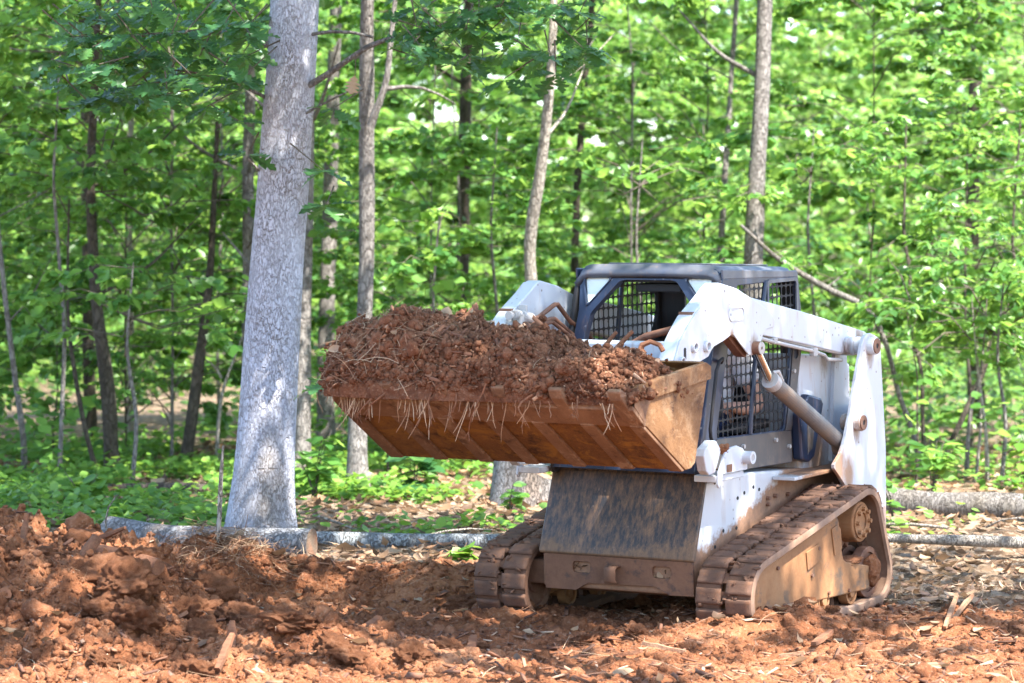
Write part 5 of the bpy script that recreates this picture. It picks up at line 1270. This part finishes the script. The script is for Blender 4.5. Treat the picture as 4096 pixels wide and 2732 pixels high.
# ================================================================== LOGS, STUMP, DEBRIS
def log_obj(name, pts, rad, mat, label, cat, n=22, jit=.10, seed=0, cut=True, knots=()):
    o = empty(name, pts[0]); tag(o, label, cat)
    rel = [tuple(np.array(p)-np.array(pts[0])) for p in pts]
    V, F = tube_mesh(rel, rad, n, jit, seed); m = len(V)//n
    body = obj_from('trunk', new_mesh('trunk', V, F, mat, True), o)
    for e in ((0, m-1) if cut else ()):
        ring = V[e*n:(e+1)*n]; c = ring.mean(0); Vc = np.concatenate([ring, [c]]); Fc = [(k, (k+1) % n, n) for k in range(n)]
        obj_from('cut_end', new_mesh('cut_end', Vc, Fc, WOOD_CUT), o)
    for t, a, r in knots:
        i = int(t*(m-1)); p = V[i*n:(i+1)*n]; q = p[a % n]; c = p.mean(0); dd = (q-c)/np.linalg.norm(q-c)
        MB().tube([c+dd*rad[0]*.7, q+dd*r*.6], [r, r*.6], 10).build('knot', mat, o)
    return o
log_obj('fallen_log', [(-1.185, 18.05, .262), (-1.55, 18.15, .252), (-2.0, 18.4, .25), (-2.5, 18.9, .28)], [.102, .106, .098, .085], BARK_LOG, 'thick rough barked log lying in front of the big oak', 'log', 26, .14, 3, knots=((.25, 6, .03), (.6, 14, .025)))
log_obj('fallen_log', [(-1.23, 18.65, .245), (-.7, 18.6, .245), (-.3, 18.55, .25), (.25, 18.5, .24)], [.056, .053, .050, .046], m_bark('bark_lichen', (.30, .32, .325), (.09, .08, .072), .25, 44, (.2, .22, .24)), 'thin pale lichen covered log running behind the far track', 'log', 18, .12, 5, knots=((.55, 3, .03),))
log_obj('fallen_log', [(2.35, 21.6, .29), (2.9, 21.3, .27), (3.5, 21.0, .255), (4.6, 20.8, .24)], [.105, .102, .108, .105], BARK_GREY, 'weathered brown log lying across the right edge of the clearing', 'log', 20, .10, 6)
log_obj('fallen_log', [(2.25, 19.0, .235), (2.8, 18.9, .225), (3.6, 18.75, .21), (4.4, 18.7, .2)], [.030, .034, .036, .033], BARK_PALE, 'thin pale sunlit log at the right edge in front of the brown log', 'log', 14, .12, 7)
log_obj('fallen_log', [(-2.55, 20.9, .24), (-2.1, 20.85, .25), (-1.9, 20.8, .25)], [.028, .030, .028], BARK_LOG, 'short grey log lying left of the big oak among the ivy', 'log', 14, .12, 8)
log_obj('fallen_log', [(-3.1, 23.2, .25), (-2.6, 23.1, .27), (-2.3, 23.0, .26)], [.04, .045, .04], BARK_DARK, 'dark rotten log behind the ivy at left', 'log', 14, .14, 9)
for i, (pts, r, lab) in enumerate((
    ([(-1.28, 19.6, .33), (-1.1, 19.5, .29), (-.98, 19.45, .24)], .009, 'bare pale branch lying in the ivy right of the big oak'),
    ([(-.55, 18.8, .26), (-.35, 18.75, .31), (-.2, 18.8, .35), (-.12, 18.8, .30)], .008, 'bare stick on the ivy beside the thin pale log'),
    ([(2.45, 20.2, .22), (2.7, 20.0, .24), (2.85, 19.9, .22)], .012, 'grey stick between the two right logs'),
    ([(3.05, 19.6, .25), (3.15, 19.5, .36), (3.3, 19.5, .32), (3.6, 19.4, .24)], .007, 'crooked bare twig on the leaves at the far right'),
    ([(-2.43, 18.3, .30), (-2.46, 18.25, .40), (-2.44, 18.2, .50), (-2.36, 18.2, .56)], .007, 'curved bare twig standing behind the soil mound'))):
    V, F = tube_mesh(pts, [r, r*.9, r*.7, r*.4][:len(pts)], 7, .15, i); c = np.array(pts[0]); tag(obj_from('dead_branch', new_mesh('dead_branch', V-c, F, BARK_PALE, True)), lab, 'branch').location = pts[0]
# stump with a torn hinge and a cut face
stp = empty('tree_stump', (.09, 22.2, .2)); tag(stp, 'broken tree stump between the thin log and the loader', 'stump')
pts = [(0, 0, -.05), (0, 0, .03), (0, 0, .10), (0, 0, .2), (0, 0, .30)]
V, F = tube_mesh(pts, [.27, .235, .215, .205, .21], 36, .12, 8); n = 36; m = len(V)//n
top = V[(m-1)*n:].copy(); ang = np.arange(n)*2*np.pi/n
cutx = V[:, 0]; V[:, 2] = np.where(V[:, 2] > .16, V[:, 2] + np.clip(-(V[:, 0]+.02)*.55, -.10, .08)+.01*vn2(V[:, 0]*30, V[:, 1]*30, 3), V[:, 2])
obj_from('trunk', new_mesh('trunk', V, F, BARK_LOG, True), stp)
ring = V[(m-1)*n:]; obj_from('cut_face', new_mesh('cut_face', np.concatenate([ring, [ring.mean(0)]]), [(k, (k+1) % n, n) for k in range(n)], WOOD_CUT), stp)
mb = MB(); rr = random.Random(3)
for k in range(46):
    x, y = rr.uniform(-.02, .10), rr.uniform(-.16, .05); h = rr.uniform(.03, .11); mb.tube([(x, y, .24), (x+rr.uniform(-.02, .03), y, .24+h)], [.007, .002], 4)
mb.build('torn_fibres', WOOD_CUT, stp)

# ---- standing stick on the berm, chunks and boards in the mound, big clods: each its own object
def gz(x, y): return float(ground_h(np.array([x]), np.array([y]))[0])
def stick(name, pts, rad, mat, lab, cat, n=8, seed=0):
    V, F = tube_mesh(pts, rad, n, .18, seed); nn = n; m = len(V)//nn
    F = list(map(tuple, F)) + [tuple(range(nn-1, -1, -1)), tuple(range((m-1)*nn, m*nn))]
    c = np.array(pts[0]); o = obj_from(name, new_mesh(name, V-c, F, mat, True)); o.location = pts[0]; o.data.set_sharp_from_angle(angle=R(50)); return tag(o, lab, cat)
ss = stick('upright_stick', [(-1.72, 17.35, .22), (-1.655, 17.35, .36), (-1.66, 17.35, .42), (-1.672, 17.36, .60), (-1.655, 17.36, .70), (-1.660, 17.35, .84), (-1.645, 17.35, .90)], [.018, .014, .012, .015, .014, .016, .006], BARK_PALE, 'thin broken stick standing upright on the straw bank in front of the big oak', 'stick', 9, 4)
stick('wood_chunk', [(-2.13, 15.75, .44), (-1.95, 15.62, .41), (-1.80, 15.5, .38)], [.035, .047, .043], WOOD_D, 'dark half buried log chunk at the right end of the mound', 'wood chunk', 10, 1)
stick('wood_chunk', [(-2.22, 15.50, .36), (-2.16, 15.55, .47), (-2.12, 15.57, .53)], [.034, .036, .026], WOOD_D, 'broken limb propped upright in the mound', 'wood chunk', 9, 2)
stick('wood_chunk', [(-2.24, 16.2, .44), (-2.12, 16.0, .51), (-2.02, 15.9, .55)], [.018, .016, .008], WOOD_D, 'jagged splinter sticking up from the crest of the mound', 'wood chunk', 7, 3)
stick('wood_chunk', [(-2.62, 15.0, .20), (-2.52, 14.9, .28), (-2.47, 14.85, .32)], [.036, .040, .032], WOOD_D, 'clay coated root end at the left edge of the mound', 'wood chunk', 9, 4)
def board(name, c, L, w, t, yaw, pitch, mat, lab, seed):
    r = random.Random(seed); k = 6; V = []; F = []
    for i in range(k+1):
        s = (i/k-.5)*L; ww = w*(.55+.45*math.sin(math.pi*min(.93, max(.12, i/k))))*r.uniform(.85, 1.1); b = r.uniform(-.15, .15)*t
        V += [(s, -ww/2, -t/2+b), (s, ww/2, -t/2+b), (s, ww/2*r.uniform(.7, 1), t/2+b), (s, -ww/2*r.uniform(.7, 1), t/2+b)]
    for i in range(k):
        for q in range(4): F.append((i*4+q, i*4+(q+1) % 4, i*4+4+(q+1) % 4, i*4+4+q))
    F += [(3, 2, 1, 0), (k*4, k*4+1, k*4+2, k*4+3)]
    o = obj_from(name, new_mesh(name, V, F, mat)); o.location = c; o.rotation_euler = (0, R(pitch), R(yaw)); return tag(o, lab, 'wood splinter')
BD = [(-1.33, 14.1, .22, .04, 70, -42, WOOD_D, 'long pale splinter lying towards the camera in the lower left'), (-1.32, 14.35, .14, .05, 95, -60, WOOD_D, 'short split board standing in the clods at lower left'),
      (-2.55, 15.9, .22, .035, 75, -70, WOOD_D, 'narrow upright splinter near the left edge of the mound'), (-2.35, 14.1, .24, .022, 35, 8, WOOD_D, 'thin straight splinter on the sunlit clods at far left'),
      (-.72, 15.0, .20, .07, 40, -35, WOOD_D, 'red clay coated wood slab tilted up in front of the ditch'), (-.2, 14.9, .26, .055, 85, -18, WOOD_D, 'flat muddy slab below the middle of the bucket'),
      (1.30, 15.95, .16, .04, 110, -55, WOOD, 'pale broken splinter leaning on the near track'), (.02, 16.4, .14, .03, 60, -70, WOOD_D, 'small upright root under the far side of the loader'),
      (1.55, 15.2, .22, .05, 60, -12, WOOD_D, 'brown splinter on the clay in front of the near track'), (1.35, 14.9, .17, .04, -20, -10, WOOD, 'brown bark piece on the clay below the near track'),
      (2.25, 15.6, .26, .025, 65, -35, WOOD, 'longest splinter leaning on the low mound at right'), (2.32, 15.65, .22, .022, 50, -30, WOOD, 'thin splinter on the mound at right, beside the longest one'),
      (.55, 14.75, .18, .05, -30, -12, WOOD_D, 'dull wood slab in the bright clay near the bottom centre'), (-.55, 15.9, .20, .03, 10, -6, WOOD_D, 'dark stick lying on the ditch floor'),
      (1.95, 14.3, .12, .09, 20, -8, WOOD, 'flat tan slab lying at the lower right'), (-.15, 17.05, .10, .05, 80, -65, WOOD, 'curled piece of orange bark hanging on the cut bank'),
      (-1.05, 17.1, .12, .035, 15, -5, WOOD, 'small tan chip stuck in the shaded bank'), (.75, 15.0, .24, .028, 150, -8, WOOD, 'slim pale stick near the front of the loader'),
      (-2.0, 16.05, .18, .05, -10, -20, WOOD_D, 'rotten slab near the crest of the mound')]
for i, (x, y, L, w_, yaw, pit, mat, lab) in enumerate(BD):
    board('wood_splinter', (x, y, gz(x, y)+.012+abs(math.sin(R(pit)))*L*.33), L, w_, .018, yaw, pit, mat, lab, i)
rc = random.Random(12)
CL = [(-2.15, 15.2, .16), (-1.90, 14.95, .15), (-1.62, 15.35, .15), (-1.35, 15.1, .13), (-1.78, 14.6, .13), (-2.40, 15.4, .12), (-2.0, 14.75, .11), (-2.6, 14.7, .10), (-2.30, 16.1, .11), (-1.50, 14.75, .12), (-1.10, 15.0, .10),
      (-1.05, 14.45, .12), (-.80, 14.3, .13), (-.62, 14.75, .07), (-.30, 14.55, .08), (-.45, 14.2, .09), (.15, 14.5, .06), (-1.45, 14.05, .09), (-1.9, 14.15, .08), (.35, 15.2, .07), (.62, 15.25, .06), (1.22, 15.85, .05), (1.66, 15.9, .045), (2.3, 15.9, .06),
      (2.55, 15.55, .05), (-.25, 16.75, .09), (-1.95, 15.65, .10), (-2.75, 15.3, .13), (-1.35, 15.75, .10), (-1.6, 15.85, .12), (-1.15, 15.6, .08), (-2.5, 14.25, .09), (-.15, 15.1, .05)]
CM = [new_mesh('soil_clod', V, F, CLOD, True) for V, F in C3]
for i, (x, y, s) in enumerate(CL):
    o = obj_from('soil_clod', CM[i % len(CM)]); o.location = (x, y, gz(x, y)+.10*s); o.scale = (s*rc.uniform(.85, 1.2), s*rc.uniform(.8, 1.1), s*rc.uniform(.65, .95)); o.rotation_euler = (rc.uniform(-.4, .4), rc.uniform(-.4, .4), rc.uniform(0, 6.28))
    big = s >= .10
    tag(o, 'large crumbly lump of dark red clay on the left mound' if big else 'fist sized lump of red clay lying loose on the dug ground', 'clod', 'large clods on the mound' if big else 'small clods on the dug ground')

# ---- small plants one can tell apart
def plant(name, x, y, h, n, lsz, lab, seed, mat=LEAF_A, leafV=LV):
    rng = np.random.default_rng(seed); z = float(base_h(np.array([x]), np.array([y]))[0]); t = empty(name, (x, y, z)); tag(t, lab, 'plant')
    mb = MB(); P, Y, N = [], [], []
    for s in range(max(2, n//9)):
        a = rng.uniform(0, 6.28); top = np.array([math.cos(a)*h*.35, math.sin(a)*h*.3, h*rng.uniform(.6, 1)]); mb.tube([(0, 0, 0), tuple(top*np.array([.4, .4, .6])), tuple(top)], [.006, .004, .002], 5)
        for k in range(9):
            q = rng.uniform(.35, 1.0); a2 = rng.uniform(0, 6.28); P.append(top*np.array([q, q, q])); Y.append([math.cos(a2), math.sin(a2), rng.normal(-.1, .25)]); N.append([rng.normal(0, .3), rng.normal(-.2, .3), 1])
    k = len(P); V, F = scatter(leafV, LF, np.array(P), rot_from(np.array(Y), np.array(N)), rng.uniform(*lsz, k))
    mb.build('stem', TWIG, t); obj_from('foliage', new_mesh('foliage', V, F, mat, attrs={'rnd': np.repeat(rng.uniform(0, 1, k), len(leafV))}), t)
plant('shrub', -1.45, 22.4, .55, 70, (.10, .17), 'dark leafy shrub between the big oak and the slim trunk', 1)
plant('seedling', -.72, 22.6, .50, 18, (.16, .24), 'dark big leaved seedling standing in the ivy under the bucket', 2, LEAF_OAK, LVw)
plant('shrub', 3.2, 23.2, .50, 60, (.12, .19), 'blue green shrub behind the right fallen log', 3)
plant('shrub', 4.05, 23.5, .60, 60, (.12, .18), 'leafy shrub at the far right behind the fallen log', 4, LEAF_G)
plant('seedling', -.02, 21.0, .26, 27, (.07, .12), 'low dark seedling at the foot of the stump', 5)
plant('seedling', -.28, 17.75, .10, 8, (.08, .11), 'single light green ivy sprig in front of the far track', 6, LEAF_G, LVw)
plant('seedling', 2.55, 20.3, .35, 22, (.08, .12), 'thin green seedling right of the loader between the logs', 7, LEAF_G, LVw)
plant('seedling', 3.55, 20.4, .42, 30, (.08, .13), 'round leaved seedling in front of the right fallen log', 8, LEAF_G, LVw)
plant('seedling', -1.62, 17.75, .11, 8, (.05, .08), 'tiny green sprout on the straw bank', 9, LEAF_G)
plant('shrub', -3.05, 21.6, .35, 50, (.10, .15), 'pale green leafy clump in the ivy at left', 10, LEAF_G, LVw)
